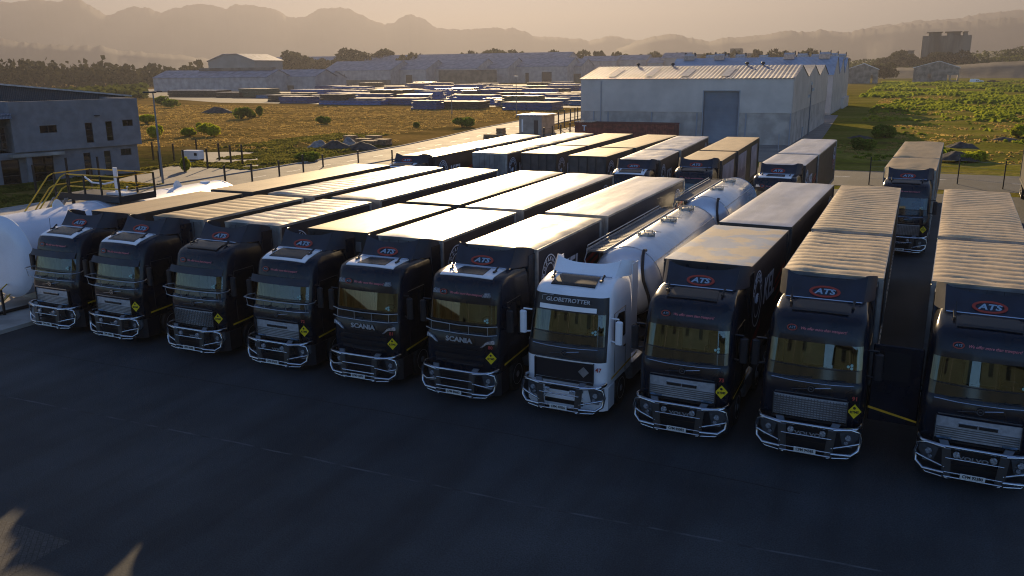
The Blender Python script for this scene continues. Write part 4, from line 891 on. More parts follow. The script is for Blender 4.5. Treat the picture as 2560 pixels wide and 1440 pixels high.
# ---------------------------------------------------------------- tankers of the white truck
M['tank'] = mat('tank_enamel', (.62, .66, .72), .24, .35, nscale=1.1, namt=.06, coat=.4)
def tanker(x, y, a, L, label, lids, rear):
    root = empty('tank_trailer', (x, y, 0), a, label=label, cat='tank trailer', group='white tank trailers')
    r, zc = 1.20, 2.68
    prof = [(.0, .05), (.02, .5), (.10, .85), (.28, 1.08), (.55, r), (L - .55, r), (L - .28, 1.08), (L - .10, .85), (L - .02, .5), (L, .05)]
    part('tank_shell', f'tank{L}', lambda mb: mb.lathe(prof, (0, 0, zc), 'y', 56), M['tank'], root, 40)
    def seams(mb):
        for s in (-.75, .95): 
            an = math.asin(s / (r + .01)); mb.tube([(s, .5, zc + (r + .01) * math.cos(an)), (s, L - .5, zc + (r + .01) * math.cos(an))], .018, 5)
        for yy in (.55, L - .55): mb.tube([(1.205 * math.sin(t), yy, zc + 1.205 * math.cos(t)) for t in [2 * math.pi * k / 40 for k in range(40)]], .012, 5, closed=True)
    part('weld_band', f'seam{L}', seams, M['galv'], root)
    for yy in lids:
        def lid(mb):
            mb.lathe([(0, .27), (.05, .28), (.07, .24), (.09, .05)], (0, 0, 0), 'z', 24)
            for k in range(6): t = math.pi * k / 3; mb.cyl((.30 * math.cos(t), .30 * math.sin(t), -.03), (.30 * math.cos(t), .30 * math.sin(t), .15), .025, 6)
            mb.tube([(-.1, 0, .1), (.15, 0, .16), (.55, 0, .15)], .014, 5); mb.tube([(.34 * math.cos(t), .34 * math.sin(t), .11) for t in [2 * math.pi * k / 20 for k in range(20)]], .014, 5, closed=True)
        part('manhole_lid', 'lid', lid, mat('lid_steel', (.55, .50, .40), .35, .7), root, loc=(0, yy, zc + r - .005))
    def walk(mb):
        mb.box(-1.42, -.80, .45, L - .3, 3.62, 3.66); 
        for k in range(int(L / .25)): mb.box(-1.40, -.82, .5 + k * .25, .53 + k * .25, 3.66, 3.675)
    wk = part('walkway', f'walk{L}', walk, mat('walkway_mesh', (.13, .13, .135), .55, .5), root, 0)
    def rl(mb):
        mb.box(-1.44, -1.40, .4, L - .3, 3.55, 3.72); mb.box(-.82, -.79, .4, L - .3, 3.60, 3.70)
        mb.tube([(-1.46, .6, 3.80), (-1.46, L - .5, 3.80)], .02, 6); [mb.tube([(-1.44, yy, 3.6), (-1.46, yy, 3.8)], .014, 5) for yy in np.linspace(.6, L - .5, 5)]
        mb.tube([(-1.42, .42, 3.6), (-1.48, .35, 3.35), (-1.30, .3, 2.9)], .02, 5)
    part('hand_rail', f'walkr{L}', rl, M['galv'], wk, 30)
    part('vent_hose', f'hose{L}', lambda mb: mb.tube([(.62, .55, 3.80), (.62, .30, 3.84), (.63, .18, 3.7), (.66, .03, 3.3), (.72, -.02, 2.9), (.92, -.05, 2.4), (1.0, -.05, 2.0)], .055, 8), M['black'], root)
    def ug(mb):
        for s in (-1, 1): mb.box(s * .5 - .07, s * .5 + .07, .3, L - .2, .9, 1.5)
        mb.box(-1.2, 1.2, L - .2, L - .1, .5, .65)
        for yy in (1.2, L / 2, L - 1.2): mb.box(-1.0, 1.0, yy - .1, yy + .1, 1.2, 1.75)
    part('underframe', f'tug{L}', ug, M['steel'], root, 0)
    for s in (-1, 1):
        part('side_box', f'tsb{L}{s}', lambda mb: mb.bbox(s * 1.05 - .18, s * 1.05 + .18, L * .25, L * .55, .75, 1.35, .05), M['white'], root)
        for yy in (L - 1.2, L - 2.5): wheel(root, s * .98, yy, s, r=.48, wd=.52)
    return root
tanker(-8.10, 26.3, R(0), 10.4, 'front white tank trailer with three manhole lids and a grey walkway, behind the white truck', (2.75, 5.9, 9.0 - .1), False)
tanker(-8.13, 38.6, R(0), 8.6, 'rear white tank trailer with one visible manhole lid behind the front tanker', (3.1, 6.3), True)
# ================================================================== buildings
M.update(
 clad=stripes('pale_cladding', (.54, .455, .40), (.62, .53, .465), 5.2, 'X', .55, 0, .3, dirt=.10), blockw=mat('painted_blockwork', (.43, .36, .31), .9, nscale=.5, namt=.18, bump=.2, bscale=5),
 roofsheet=stripes('corrugated_roof', (.10, .13, .19), (.19, .23, .31), 2.6, 'X', .62, .0, 1.0, soft=(.3, .7), dirt=.18),
 roofpanel=mat('translucent_roof_sheet', (.60, .50, .38), .45, nscale=3, namt=.15), shutter=stripes('roller_shutter', (.24, .26, .29), (.34, .36, .39), 3.2, 'Z', .45, .4, .8),
 shedwall=stripes('shed_cladding', (.38, .33, .32), (.44, .39, .37), 1.2, 'X', .7, 0, .15, dirt=.14), shedroof=stripes('shed_roof', (.20, .21, .25), (.26, .27, .31), .6, 'X', .65, .1, .2, dirt=.2), brickw=mat('brown_block_wall', (.17, .13, .10), .9, nscale=.3, namt=.25),
 doordark=mat('dark_doorway', (.07, .05, .045), .7), pipe=mat('downpipe_grey', (.28, .28, .30), .5),
 winframe=mat('bronze_window_frame', (.05, .035, .025), .5), hallclad=stripes('dark_hall_cladding', (.05, .05, .055), (.08, .08, .085), 4.0, 'Y', .6, .1, .5),
)
ZIG = lambda x0, x1, ys_, ze, zr: None
def sawhall(name, x0, x1, y0, bays, bw, ze, zr, wallm, lowm, zlow, roofm, label, sheets=True, door=None):
    """hall of several gabled bays side by side; ridges run along x, gables face +x"""
    root = empty(name, ((x0 + x1) / 2, y0, 0), 0, label=label, cat='warehouse'); cx = (x0 + x1) / 2; a, b = x0 - cx, x1 - cx; Dp = bays * bw
    def walls(mb):
        # upper cladding: front, back, sides as thick shells
        dx = (door[0] - cx, door[1] - cx, door[2]) if door else None
        segs = [(a, b)] if not dx else [(a, dx[0]), (dx[1], b)]
        for (p, q) in segs: mb.box(p, q, -.06, .12, zlow, ze, 0)
        if dx: mb.box(dx[0], dx[1], -.06, .12, dx[2], ze, 0)
        mb.box(a, b, Dp - .12, Dp + .06, zlow, ze, 0)
        prof = [(.12, zlow), (Dp - .12, zlow), (Dp - .12, ze)]
        for k in range(bays - 1, -1, -1): prof += [((k + .5) * bw, zr), ((k * bw) if k else .12, ze)]
        for (p, q) in ((a - .06, a + .12), (b - .12, b + .06)): mb.prism_x(prof, p, q, 0)
    part('wall', None, walls, wallm, root, 0)
    def low(mb):
        dx = (door[0] - cx, door[1] - cx) if door else None
        for (p, q) in ([(a + .02, b - .02)] if not dx else [(a + .02, dx[0]), (dx[1], b - .02)]): mb.box(p, q, 0.0, .2, -.1, zlow - .003)
        mb.box(a + .02, b - .02, Dp - .2, Dp, -.1, zlow - .003); mb.box(a + .0, a + .2, .2, Dp - .2, -.1, zlow - .003); mb.box(b - .2, b, .2, Dp - .2, -.1, zlow - .003)
    part('base_wall', None, low, lowm, root, 0)
    for k in range(bays):
        def rf(mb):
            y1, y2, ym = k * bw - (.25 if k == 0 else 0), (k + 1) * bw + (.25 if k == bays - 1 else 0), (k + .5) * bw; sl = (zr - ze) / (bw / 2)
            z1, z2 = ze - sl * (.25 if k == 0 else 0) + .05, ze - sl * (.25 if k == bays - 1 else 0) + .05; n = max(2, int((b - a) / .13)) if (sheets and k == 0) else 2
            nn = n if sheets and k == 0 else 2
            def row(yy, zz): return [(a - .15 + (b - a + .3) * i / nn, yy, zz + (.035 * math.sin(i * math.pi * .5) if nn > 2 else 0)) for i in range(nn + 1)]
            V = row(y1, z1) + row(ym, zr + .06) + row(y2, z2); w = nn + 1
            mb.add(V, [(i, i + 1, i + 1 + w, i + w) for i in range(nn)] + [(i + w, i + 1 + w, i + 1 + 2 * w, i + 2 * w) for i in range(nn)])
        part('roof', None, rf, roofm, root, 30)
    return root, cx
WX0, WX1, WY = -41.2, -13.15, 112.4
rt_, cx = sawhall('warehouse', WX0, WX1, WY, 3, 16.1, 8.3, 9.85, M['clad'], M['blockw'], 4.0, M['roofsheet'], 'near grey warehouse with roller door and corrugated roof of three gables', door=(-24.2, -19.7, 6.68))
part('roller_door', None, lambda mb: mb.box(-24.2 - cx, -19.7 - cx, .22, .3, 0, 6.68), M['shutter'], rt_, 0)
part('door_frame', None, lambda mb: (mb.box(-24.35 - cx, -24.2 - cx, -.08, .3, 0, 6.7), mb.box(-19.7 - cx, -19.55 - cx, -.08, .3, 0, 6.7), mb.box(-24.35 - cx, -19.55 - cx, -.082, .3, 6.7, 6.8)), M['pipe'], rt_, 0)
for x_ in (-39.3, -37.2, -31.1, -25.0, -18.7): part('downpipe', None, lambda mb: mb.box(x_ - cx - .09, x_ - cx + .09, -.12, -.0, 0, 3.95), M['pipe'], rt_, 0)
part('gutter_pipe', None, lambda mb: (mb.box(-38.3 - cx, -38.2 - cx, -.2, -.07, .3, 8.0), mb.box(13.9, 14.05, -.2, -.07, 0, 4.0)), M['pipe'], rt_, 0)
sl_ = (9.85 - 8.3) / 8.05
for x_ in (-37.2, -32.1, -27.1, -21.8):
    part('roof_light', None, lambda mb: mb.add([(x_ - cx - .55, .8, 8.44 + .8 * sl_), (x_ - cx + .55, .8, 8.44 + .8 * sl_), (x_ - cx + .55, 6.2, 8.44 + 6.2 * sl_), (x_ - cx - .55, 6.2, 8.44 + 6.2 * sl_)], [(0, 1, 2, 3)]), M['roofpanel'], rt_, 0)
for x_ in (-35.5, -30.5, -20.3, -18.2): part('roof_vent', None, lambda mb: (mb.lathe([(0, .12), (.25, .12), (.28, .26), (.42, .28), (.55, .15)], (x_ - cx, 8.05, 9.8), 'z', 12)), M['steel'], rt_, 30)
rb, cb = sawhall('warehouse', -48.5, -14.3, 187.4, 3, 15.6, 8.0, 11.6, M['clad'], M['blockw'], .3, stripes('bright_roof', (.24, .30, .40), (.36, .43, .53), 1.3, 'X', .42, .2, .8, dirt=.12), 'farther warehouse with bright bluish roof and box ventilators, rising behind the near one', sheets=False)
for k, (x_, bay) in enumerate([(-45.5, 0), (-38.8, 0), (-24, 0), (-16.8, 0), (-44, 1), (-41, 1), (-37, 1), (-34, 2), (-23, 1), (-21.5, 2), (-16.5, 1), (-15.8, 2)]):
    def vt(mb):
        yy = (bay + .5) * 15.6
        mb.prism_x([(yy - 1.3, 11.2), (yy + 1.3, 11.2), (yy + 1.5, 12.2), (yy + .7, 12.55), (yy + .6, 12.15), (yy - .6, 12.15), (yy - .7, 12.55), (yy - 1.5, 12.2)], x_ - cb - 1.1, x_ - cb + 1.1, 0)
        mb.box(x_ - cb - 1.0, x_ - cb + 1.0, yy - .6, yy + .6, 12.16, 12.3, 1); mb.box(x_ - cb - 1.12, x_ - cb - 1.0, yy - .7, yy + .7, 12.1, 12.9, 1); mb.box(x_ - cb + 1.0, x_ - cb + 1.12, yy - .7, yy + .7, 12.1, 12.9, 1)
    part('ridge_ventilator', None, vt, [M['galv'], M['steel']], rb, 0)
part('side_wall', None, lambda mb: mb.box(-14.25 - cb, -13.7 - cb, 28, 46, 0, 2.4), M['clad'], rb, 0)

# ---------------- distant shed row (long roofs facing us, gables to the right)
def shed(px0, px1, pyb, Y, ze, zr, bw, label, bays=1, doors=(), wm=None, rm=None, brick=None, cat='shed', vent=None):
    A, B = UY(px0, pyb, Y), UY(px1, pyb, Y); x0, x1 = A.x, B.x; cxx = (x0 + x1) / 2
    bw = min(bw, (zr - ze) * 5.4)
    root = empty('shed', (cxx, Y, 0), 0, label=label, cat=cat, group='industrial sheds beyond the timber yard'); a, b = x0 - cxx, x1 - cxx; Dp = bw * bays
    def wl(mb):
        prof = [(0, 0), (Dp, 0), (Dp, ze)]
        for k in range(bays - 1, -1, -1): prof += [((k + .5) * bw, zr), (k * bw, ze)]
        mb.prism_x(prof, a, b, 0)
    part('wall', None, wl, wm or M['shedwall'], root, 0)
    for k in range(bays):
        def rf(mb):
            y1, ym, y2 = k * bw - .3 * (k == 0), (k + .5) * bw, (k + 1) * bw + .3 * (k == bays - 1); V = []
            for x_ in (a - .4, b + .4):
                V += [(x_, y1, ze + .08), (x_, ym, zr + .12), (x_, y2, ze + .08), (x_, y1, ze + .3), (x_, ym, zr + .34), (x_, y2, ze + .3)]
            mb.add(V, [(3, 9, 10, 4), (4, 10, 11, 5), (0, 1, 7, 6), (1, 2, 8, 7), (0, 6, 9, 3), (2, 5, 11, 8), (6, 7, 10, 9), (7, 8, 11, 10), (0, 3, 4, 1), (1, 4, 5, 2)])
        part('roof', None, rf, rm or M['shedroof'], root, 0)
    for (pa, pb, h) in doors:
        xa, xb = UY(pa, pyb, Y).x - cxx, UY(pb, pyb, Y).x - cxx; part('door', None, lambda mb: mb.box(xa, xb, -.25, -.02, .0, h), M['doordark'], root, 0)
    if brick:
        xa, xb = UY(brick[0], pyb, Y).x - cxx, UY(brick[1], pyb, Y).x - cxx; part('base_wall', None, lambda mb: mb.box(xa, xb, -1.0, -.02, 0, brick[2]), M['brickw'], root, 0)
    if vent:
        xa, xb = UY(vent[0], pyb, Y).x - cxx, UY(vent[1], pyb, Y).x - cxx; part('ridge_vent', None, lambda mb: mb.box(xa, xb, bw * .5 - 1.5, bw * .5 + 1.5, zr, zr + 1.4), M['brickw'], root, 0)
    return root
s1 = shed(386, 668, 230, 345, 6.7, 10.4, 40, 'leftmost long white shed with a ridge vent and hipped looking left end', doors=(), vent=(473, 656))
shed(668, 790, 228, 362, 6.8, 10.3, 36, 'shed gable with a dark high window, right of the leftmost shed', doors=((697, 719, 4.6),), brick=(672, 735, 2.6))
shed(745, 815, 224, 380, 6.0, 9.5, 30, 'small shed with lean-to between the leftmost sheds and the long roof', doors=((772, 792, 4.0),), brick=(745, 765, 3.2))
# tall mill block
P0 = UY(522, 175, 450); P1 = UY(638, 175, 450)
tr_ = empty('tall_mill', ((P0.x + P1.x) / 2, 450, 0), 0, label='tall grey gabled mill building standing above the leftmost shed', cat='mill building'); hw = (P1.x - P0.x) / 2
zt0 = UY(580, 152, 450).z; zt1 = UY(580, 136, 450).z
part('wall', None, lambda mb: mb.prism_y([(-hw, 0), (hw, 0), (hw, zt0), (hw * .32, zt1), (-hw * .30, zt1), (-hw, zt0)], 0, 28), mat('mill_wall', (.22, .23, .22), .8, nscale=.1, namt=.1), tr_, 0)
part('roof', None, lambda mb: mb.grid(lambda u, v: ([-hw - .5, -hw * .30, hw * .32, hw + .5][int(round(u * 3))], -.8 + 30 * v, [zt0 + .1, zt1 + .4, zt1 + .4, zt0 + .1][int(round(u * 3))]), 3, 1, .5), M['shedroof'], tr_, 0)
sd_list = [
 (811, 977, 213, 520, 9.6, 16.2, 44, 'long grey roofed shed left of centre with brown base wall', ((977 - 2, 977 - 1, 1),), (800, 977, 3.2)),
 (977, 1066, 212, 532, 9.8, 16.4, 44, 'gabled shed with two dark doorways in the middle of the row', ((981, 996, 6.2), (1016, 1031, 6.4)), None),
 (1066, 1192, 212, 545, 10.2, 17.0, 46, 'shed fronted by a long brown block wall, right of the two doorways', (), (1099, 1242, 9.4)),
 (1192, 1268, 211, 560, 10.0, 17.4, 44, 'shed whose small roof catches the sun, centre of the row', (), None),
 (1268, 1417, 210, 575, 11.0, 17.2, 46, 'wide pale shed with three brown doors right of centre', ((1268, 1278, 7.0), (1314, 1322, 7.0), (1355, 1379, 7.6)), None),
 (1417, 1452, 208, 590, 11.0, 16.4, 40, 'narrow pale shed just left of the near warehouse', (), (1417, 1452, 6)),
]
for (a, b, pb, Y, ze, zr, bw, lb, drs, br) in sd_list: shed(a, b, pb, Y, ze, zr, bw, lb, doors=drs, brick=br)
shed(640, 1407, 200, 640, 14.0, 22.5, 60, 'very long low roof forming the skyline behind the central sheds')
for (a, b, zr, Y, lb) in [(1450, 1540, 19, 660, 'grey shed roof peeping left above the near warehouse'), (1540, 1615, 19.5, 665, 'second grey shed roof peeping above the near warehouse'), (1617, 1655, 17, 650, 'low small shed roof beside the bright warehouse roof'), (1652, 1720, 20.5, 655, 'ribbed shed roof tucked left of the bright warehouse roof')]:
    shed(a, b, 195, Y, zr - 4, zr, 40, lb)
# long dark block with a cube on the skyline
q0, q1, q2, q3 = UY(1530, 150, 900), UY(1880, 150, 900), UY(1823, 150, 900), UY(1850, 150, 900)
zq = UY(1700, 136, 900).z; zc_ = UY(1836, 121, 900).z
kb = empty('long_block', ((q0.x + q1.x) / 2, 900, 0), label='long dark flat building with a raised cube on the skyline behind the warehouses', cat='building'); kx = (q0.x + q1.x) / 2
part('wall', None, lambda mb: mb.box(q0.x - kx, q1.x - kx, 0, 40, 0, zq), M['brickw'], kb, 0); part('lift_tower', None, lambda mb: mb.box(q2.x - kx, q3.x - kx, 2, 14, zq, zc_), M['brickw'], kb, 0)

# ---------------- concrete silo block on the hill
SY = 900
P = lambda px, py: UY(px, py, SY)
bl, br = P(2301, 140), P(2424, 140); sx = (bl.x + br.x) / 2
sr = empty('silo_block', (sx, SY, 0), R(0), label='massive dark concrete silo building with roof caps on the green hill', cat='silo')
M['silo'] = mat('weathered_concrete', (.15, .125, .095), .9, nscale=.12, namt=.4, stretch=(1, 1, .15))
ztp = P(2360, 89).z
def silo(mb):
    a, b = bl.x - sx, br.x - sx; d = 24; n = 6
    for i in range(2):
        for k in range(n // 2):
            x0 = a + (b - a) * (i * 3 + k) / 6; x1 = a + (b - a) * (i * 3 + k + 1) / 6; mb.box(x0 + .05, x1 - .05, (.6 if k == 1 else 0), d, -5, ztp)
    mb.box(a + .2, b - .2, .9, d - 1, -5, ztp - .3)
part('wall', None, silo, M['silo'], sr, 0)
def caps(mb):
    for (p0, p1, ph0, ph1) in ((2323, 2355, 80, 89), (2369, 2403, 78.5, 87), (2410, 2421, 78, 88)):
        x0, x1 = P(p0, 80).x - sx, P(p1, 80).x - sx; z1 = P(p0, ph0).z; mb.box(x0, x1, 4, 20, ztp, z1 - .5); mb.box(x0 - (2 if p0 < 2400 else .3), x1 + (1 if p0 < 2400 else .3), 2, 22, z1 - .5, z1)
part('roof_cap', None, caps, M['silo'], sr, 0)
x0, x1 = P(2271, 130).x, P(2285, 130).x
o_ = part('hut', None, lambda mb: (mb.box(-2.6, 2.6, 0, 5, -6, 3.6), mb.box(-3.0, 3.0, -.3, 5.3, 3.6, 4.0)), M['silo'], None, 0, loc=((x0 + x1) / 2, SY, P(2278, 126).z - 4)); tag(o_, 'small concrete hut left of the silo building on the hill', 'hut')

# ---------------- half-built houses at the right
def ruin(px0, px1, pyb, Y, h, hr, label, wins, mono=False):
    a0, a1 = UY(px0, pyb, Y), UY(px1, pyb, Y); cx_ = (a0.x + a1.x) / 2; hw = (a1.x - a0.x) / 2
    r = empty('unfinished_building', (cx_, Y, 0), 0, label=label, cat='building'); wm = mat('raw_blockwork', (.24, .20, .16), .9, nscale=.4, namt=.3)
    def wl(mb):
        xs_ = sorted(set([-hw, hw] + [v for w_ in wins for v in (-hw + w_[0] * 2 * hw, -hw + w_[1] * 2 * hw)]))
        for i in range(len(xs_) - 1):
            m_ = (xs_[i] + xs_[i + 1]) / 2; hole = [w_ for w_ in wins if -hw + w_[0] * 2 * hw <= m_ <= -hw + w_[1] * 2 * hw]
            if hole: mb.box(xs_[i], xs_[i + 1], 0, .4, 0, hole[0][2]); mb.box(xs_[i], xs_[i + 1], 0, .4, hole[0][3], h)
            else: mb.box(xs_[i], xs_[i + 1], 0, .4, 0, h)
        mb.box(-hw, -hw + .4, .4, 14, 0, h); mb.box(hw - .4, hw, .4, 14, 0, h); mb.box(-hw, -hw * .1, 13.6, 14, 0, h * .8)
        mb.prism_y([(-hw, h), (hw, h), (hw * .1, hr)], 0, .4)
    part('wall', None, wl, wm, r, 0)
    def rf(mb):
        for k in range(9):
            y_ = .2 + k * 1.7
            mb.add([(-hw - .4, y_, h), (hw * .1, y_, hr + .1), (hw * .1, y_ + .3, hr + .1), (-hw - .4, y_ + .3, h), (-hw - .4, y_, h + .3), (hw * .1, y_, hr + .4), (hw * .1, y_ + .3, hr + .4), (-hw - .4, y_ + .3, h + .3)], [(0, 1, 2, 3), (4, 7, 6, 5), (0, 4, 5, 1), (3, 2, 6, 7)])
            mb.add([(hw + .4, y_, h), (hw * .1, y_, hr + .1), (hw * .1, y_ + .3, hr + .1), (hw + .4, y_ + .3, h), (hw + .4, y_, h + .3), (hw * .1, y_, hr + .4), (hw * .1, y_ + .3, hr + .4), (hw + .4, y_ + .3, h + .3)], [(3, 2, 1, 0), (4, 5, 6, 7), (0, 1, 5, 4), (3, 7, 6, 2)])
    part('roof_beam', None, rf, M['galv'], r, 0)
ruin(2281, 2396, 200, 560, 8.0, 11.6, 'half-built blockwork house with bare roof beams, right of the rubble', [(.33, .40, 2.2, 4.6), (.75, .79, .8, 4.2), (.83, .97, 1.0, 4.0)])
ruin(2111, 2192, 204, 520, 7.4, 10.6, 'half-built blockwork shed nearest the white warehouse end', [(.05, .12, 1, 3), (.80, .86, .2, 4.5)])

# ================================================================== the yard offices behind the camera, mirrored in the windscreens
def depot(x0, x1, y0, y1, h, label, wc):
    r = empty('depot_building', ((x0 + x1) / 2, y0, 0), 0, label=label, cat='depot'); hw = (x1 - x0) / 2; d = y1 - y0
    part('wall', None, lambda mb: mb.box(-hw, hw, 0, d, 0, h), mat('cream_plaster' + wc, (.095, .12, .10) if wc == 'a' else (.09, .11, .09), .9, nscale=.4, namt=.12), r, 0)
    part('roof', None, lambda mb: mb.box(-hw - .4, hw + .4, -.4, d + .4, h, h + .3), M['steel'], r, 0)
    k = -hw + 2
    while k < hw - 4:
        def wn_(mb):
            mb.box(k, k + 1.8, d + .005, d + .05, 1.0, 2.6); mb.box(k, k + 1.8, d + .005, d + .05, 4.8, 6.6); mb.box(k + .2, k + 1.6, d + .005, d + .05, 8.4, 9.8)
        part('window', None, wn_, M['dark_glass'], r, 0); part('downpipe', None, lambda mb: mb.box(k + 2.8, k + 2.95, d + .005, d + .12, 0, h), M['pipe'], r, 0); k += 5.5
depot(-34, -2, -32, -20, 11.5, 'cream plastered depot office behind the camera, left block', 'a')
depot(2, 40, -34, -22, 9.5, 'cream plastered depot office behind the camera, right block', 'b')
# ================================================================== office building at the left
ofA, ofB = Vector((-73.0, 50.9, 0)), Vector((-69.5, 61.8, 0)); dv = (ofB - ofA).normalized(); az = math.atan2(dv.y, dv.x)
og = empty('office_building', tuple(ofA), az, label='two storey grey plastered office building with narrow bronze windows', cat='office building')
# local: x along the facade (to the right in the photo), y into the building (away from the road), z up
GW = M['grey_wall']
wins = [(2.33, 3.83, 4.40, 5.09), (6.35, 7.03, 3.26, 5.15), (8.27, 8.91, 3.33, 5.19), (9.92, 10.95, 4.63, 5.25), (5.98, 6.64, .1, 2.3), (7.92, 8.54, .48, 2.35), (9.56, 10.6, 1.78, 2.43), (1.43, 3.22, .03, 2.28)]
def holed(mb, x0, x1, z0, z1, y0, y1, hs):
    xs_ = sorted(set([x0, x1] + [v for h in hs for v in h[:2]]))
    for i in range(len(xs_) - 1):
        m_ = (xs_[i] + xs_[i + 1]) / 2; c = sorted([(h[2], h[3]) for h in hs if h[0] <= m_ <= h[1]]); z = z0
        for (a, b) in c: mb.box(xs_[i], xs_[i + 1], y0, y1, z, a); z = b
        mb.box(xs_[i], xs_[i + 1], y0, y1, z, z1)
def ow(mb):
    holed(mb, 0, 11.6, 2.8, 7.3, 0, .3, [w for w in wins if w[2] > 2.8]); mb.box(0, .3, .3, 9, 2.8, 7.3); mb.box(11.3, 11.6, .3, 9, 2.8, 7.3); mb.box(0, 11.6, 9, 9.3, 2.8, 7.3); mb.box(.3, 11.3, .3, 9, 2.8, 3.0)
    mb.box(.3, 11.3, .3, 9, 6.7, 6.9)
part('upper_wall', None, ow, GW, og, 0)
part('lower_wall', None, lambda mb: (holed(mb, -1.5, 11.25, 0, 2.797, .35, .6, [w for w in wins if w[2] < 2.7] + [(-1.21, .31, .0, 2.19)]), mb.box(11.0, 11.25, .6, 9, 0, 2.797), mb.box(-9, -1.5, .35, .6, 0, 7.0)), GW, og, 0)
part('canopy', None, lambda mb: mb.box(-.5, 3.9, -.9, .34, 2.42, 2.68), M['conc'], og, 0)
part('pillar', None, lambda mb: mb.box(.6, 1.0, -.8, -.4, 0, 2.42), GW, og, 0)
for w in wins + [(-1.21, .31, .0, 2.19), (-.92, -.49, 3.14, 5.08)]:
    low = w[2] < 2.7; yy = .45 if low else .12
    if w[0] == -.92: yy = .30
    def fr(mb):
        t = .05; mb.box(w[0], w[0] + t, yy, yy + .07, w[2], w[3]); mb.box(w[1] - t, w[1], yy, yy + .07, w[2], w[3]); mb.box(w[0], w[1], yy, yy + .07, w[3] - t, w[3]); mb.box(w[0], w[1], yy, yy + .07, w[2], w[2] + t)
        tall = w[3] - w[2] > 1.4; n_ = 2 if tall else 0
        for k in range(n_): z = w[2] + (w[3] - w[2]) * (k + 1) / 3; mb.box(w[0], w[1], yy, yy + .07, z - .03, z + .03)
        if not tall: m_ = (w[0] + w[1]) / 2; mb.box(m_ - .03, m_ + .03, yy, yy + .07, w[2], w[3])
    f = part('window', None, fr, M['winframe'], og, 0)
    part('pane', None, lambda mb: mb.box(w[0] + .01, w[1] - .01, yy + .03, yy + .04, w[2] + .01, w[3] - .01), M['glass'] if w[0] > 7 else M['dark_glass'], f, 0)
part('room_wall', None, lambda mb: mb.box(.3, 11.3, 2.2, 2.3, 3.0, 6.7) or mb.box(.3, 11.0, 2.2, 2.3, 0, 2.8), mat('lit_room_wall', (.62, .52, .34), .9), og, 0)
# the big hall behind it: dark clad mono slope
def hall(mb):
    mb.prism_y([(-30, 0), (14.0, 0), (14.0, 7.35), (2.0, 8.75), (-30, 9.4)], 8.2, 30)
part('hall_wall', None, hall, stripes('hall_cladding', (.045, .047, .055), (.075, .078, .085), 1.9, 'X', .6, .1, .5), og, 0)
part('hall_roof', None, lambda mb: mb.grid(lambda u, v: ([-30.4, 2.0, 14.6][int(round(u * 2))], 7.8 + 22.6 * v, [9.5, 8.85, 7.40][int(round(u * 2))]), 2, 1, .15), M['galv'], og, 0)
part('side_roof', None, lambda mb: (mb.box(-9.5, -.02, -.5, 7, 6.15, 6.3), mb.box(-9.5, -.02, -.5, .2, 5.85, 6.1)), M['roofsheet'], og, 0)
part('wall_light', None, lambda mb: mb.box(7.3, 7.75, -.25, -.0, 5.75, 5.83), M['steel'], og, 0)

# ================================================================== storage tank on saddles, filling platform and handrails
TX, TZ, TR = -33.7, 2.30, 1.72
st = empty('storage_tank', (TX, 22.1, 0), 0, label='huge white horizontal storage tank lying left of the parked trucks', cat='storage tank'); TL = 13.4
part('tank_shell', None, lambda mb: mb.lathe([(-.02, .05), (.0, 1.2), (.10, 1.55), (.28, TR), (TL - .6, TR), (TL - .25, 1.55), (TL - .05, 1.1), (TL, .05)], (0, 0, TZ), 'y', 64), mat('tank_white', (.66, .69, .76), .38, nscale=.5, namt=.06, coat=.2), st, 40)
def tb(mb):
    for yy in (.3, 4.7, 9.0, TL - .7): mb.tube([((TR + .004) * math.sin(t), yy, TZ + (TR + .004) * math.cos(t)) for t in [2 * math.pi * k / 48 for k in range(48)]], .014, 5, closed=True)
part('weld_band', None, tb, M['white'], st)
def lug(mb):
    for yy in (3.0, 9.9): mb.grid(lambda u, v: (.0 + .02, yy - .28 + .56 * u, TZ + TR - .05 + v * .38 * math.sin(math.pi * min(1, .15 + u * .8))), 6, 2, .04)
    mb.cyl((0, TL - 1.6, TZ + TR - .02), (0, TL - 1.6, TZ + TR + .06), .25, 20)
part('lifting_lug', None, lug, M['white'], st)
for yy in (1.8, 6.7, 11.6): part('saddle', None, lambda mb: mb.prism_y([(-1.5, .15), (1.5, .15), (1.3, 1.5), (.7, .85), (0, .62), (-.7, .85), (-1.3, 1.5)], yy - .3, yy + .3), M['conc'], st, 0)
pf = empty('filling_platform', (-37.0, 28.0, 0), 0, label='steel platform with yellow handrails and stairs beside the white storage tank', cat='platform')
pz = 4.05
X0, X1, Y0, Y1 = .6, 4.85, -.9, 1.1
def dk(mb):
    mb.box(X0, X1, Y0, Y1, pz, pz + .10); mb.box(X0, X1, Y0 - .05, Y0, pz - .08, pz + .22); mb.box(X1, X1 + .05, Y0, Y1, pz - .08, pz + .22)
part('deck', None, dk, M['steel'], pf, 0)
for (x_, y_) in ((X0 + .1, Y0 + .1), (X0 + .1, Y1 - .1), (X0 + 1.0, Y0 + .1), (X0 + 1.0, Y1 - .1)): part('column', None, lambda mb: mb.cyl((x_, y_, 0), (x_, y_, pz), .08, 8), M['black'], pf)
def rail_(mb, pts_):
    for h_ in (.55, 1.1): mb.tube([(x_, y_, z_ + h_) for x_, y_, z_ in pts_], .032, 6)
part('hand_rail', None, lambda mb: rail_(mb, [(X0 + .9, Y0, pz), (X1, Y0, pz), (X1, Y1, pz), (X0, Y1, pz), (X0, Y0, pz)]), M['yellow'], pf)
for x_ in (X0, X0 + .85): part('hand_rail', None, lambda mb: rail_(mb, [(x_, Y0 - .05, pz), (x_, Y0 - .3, pz - .1), (x_, Y0 - 4.0, .1)]), M['yellow'], pf)
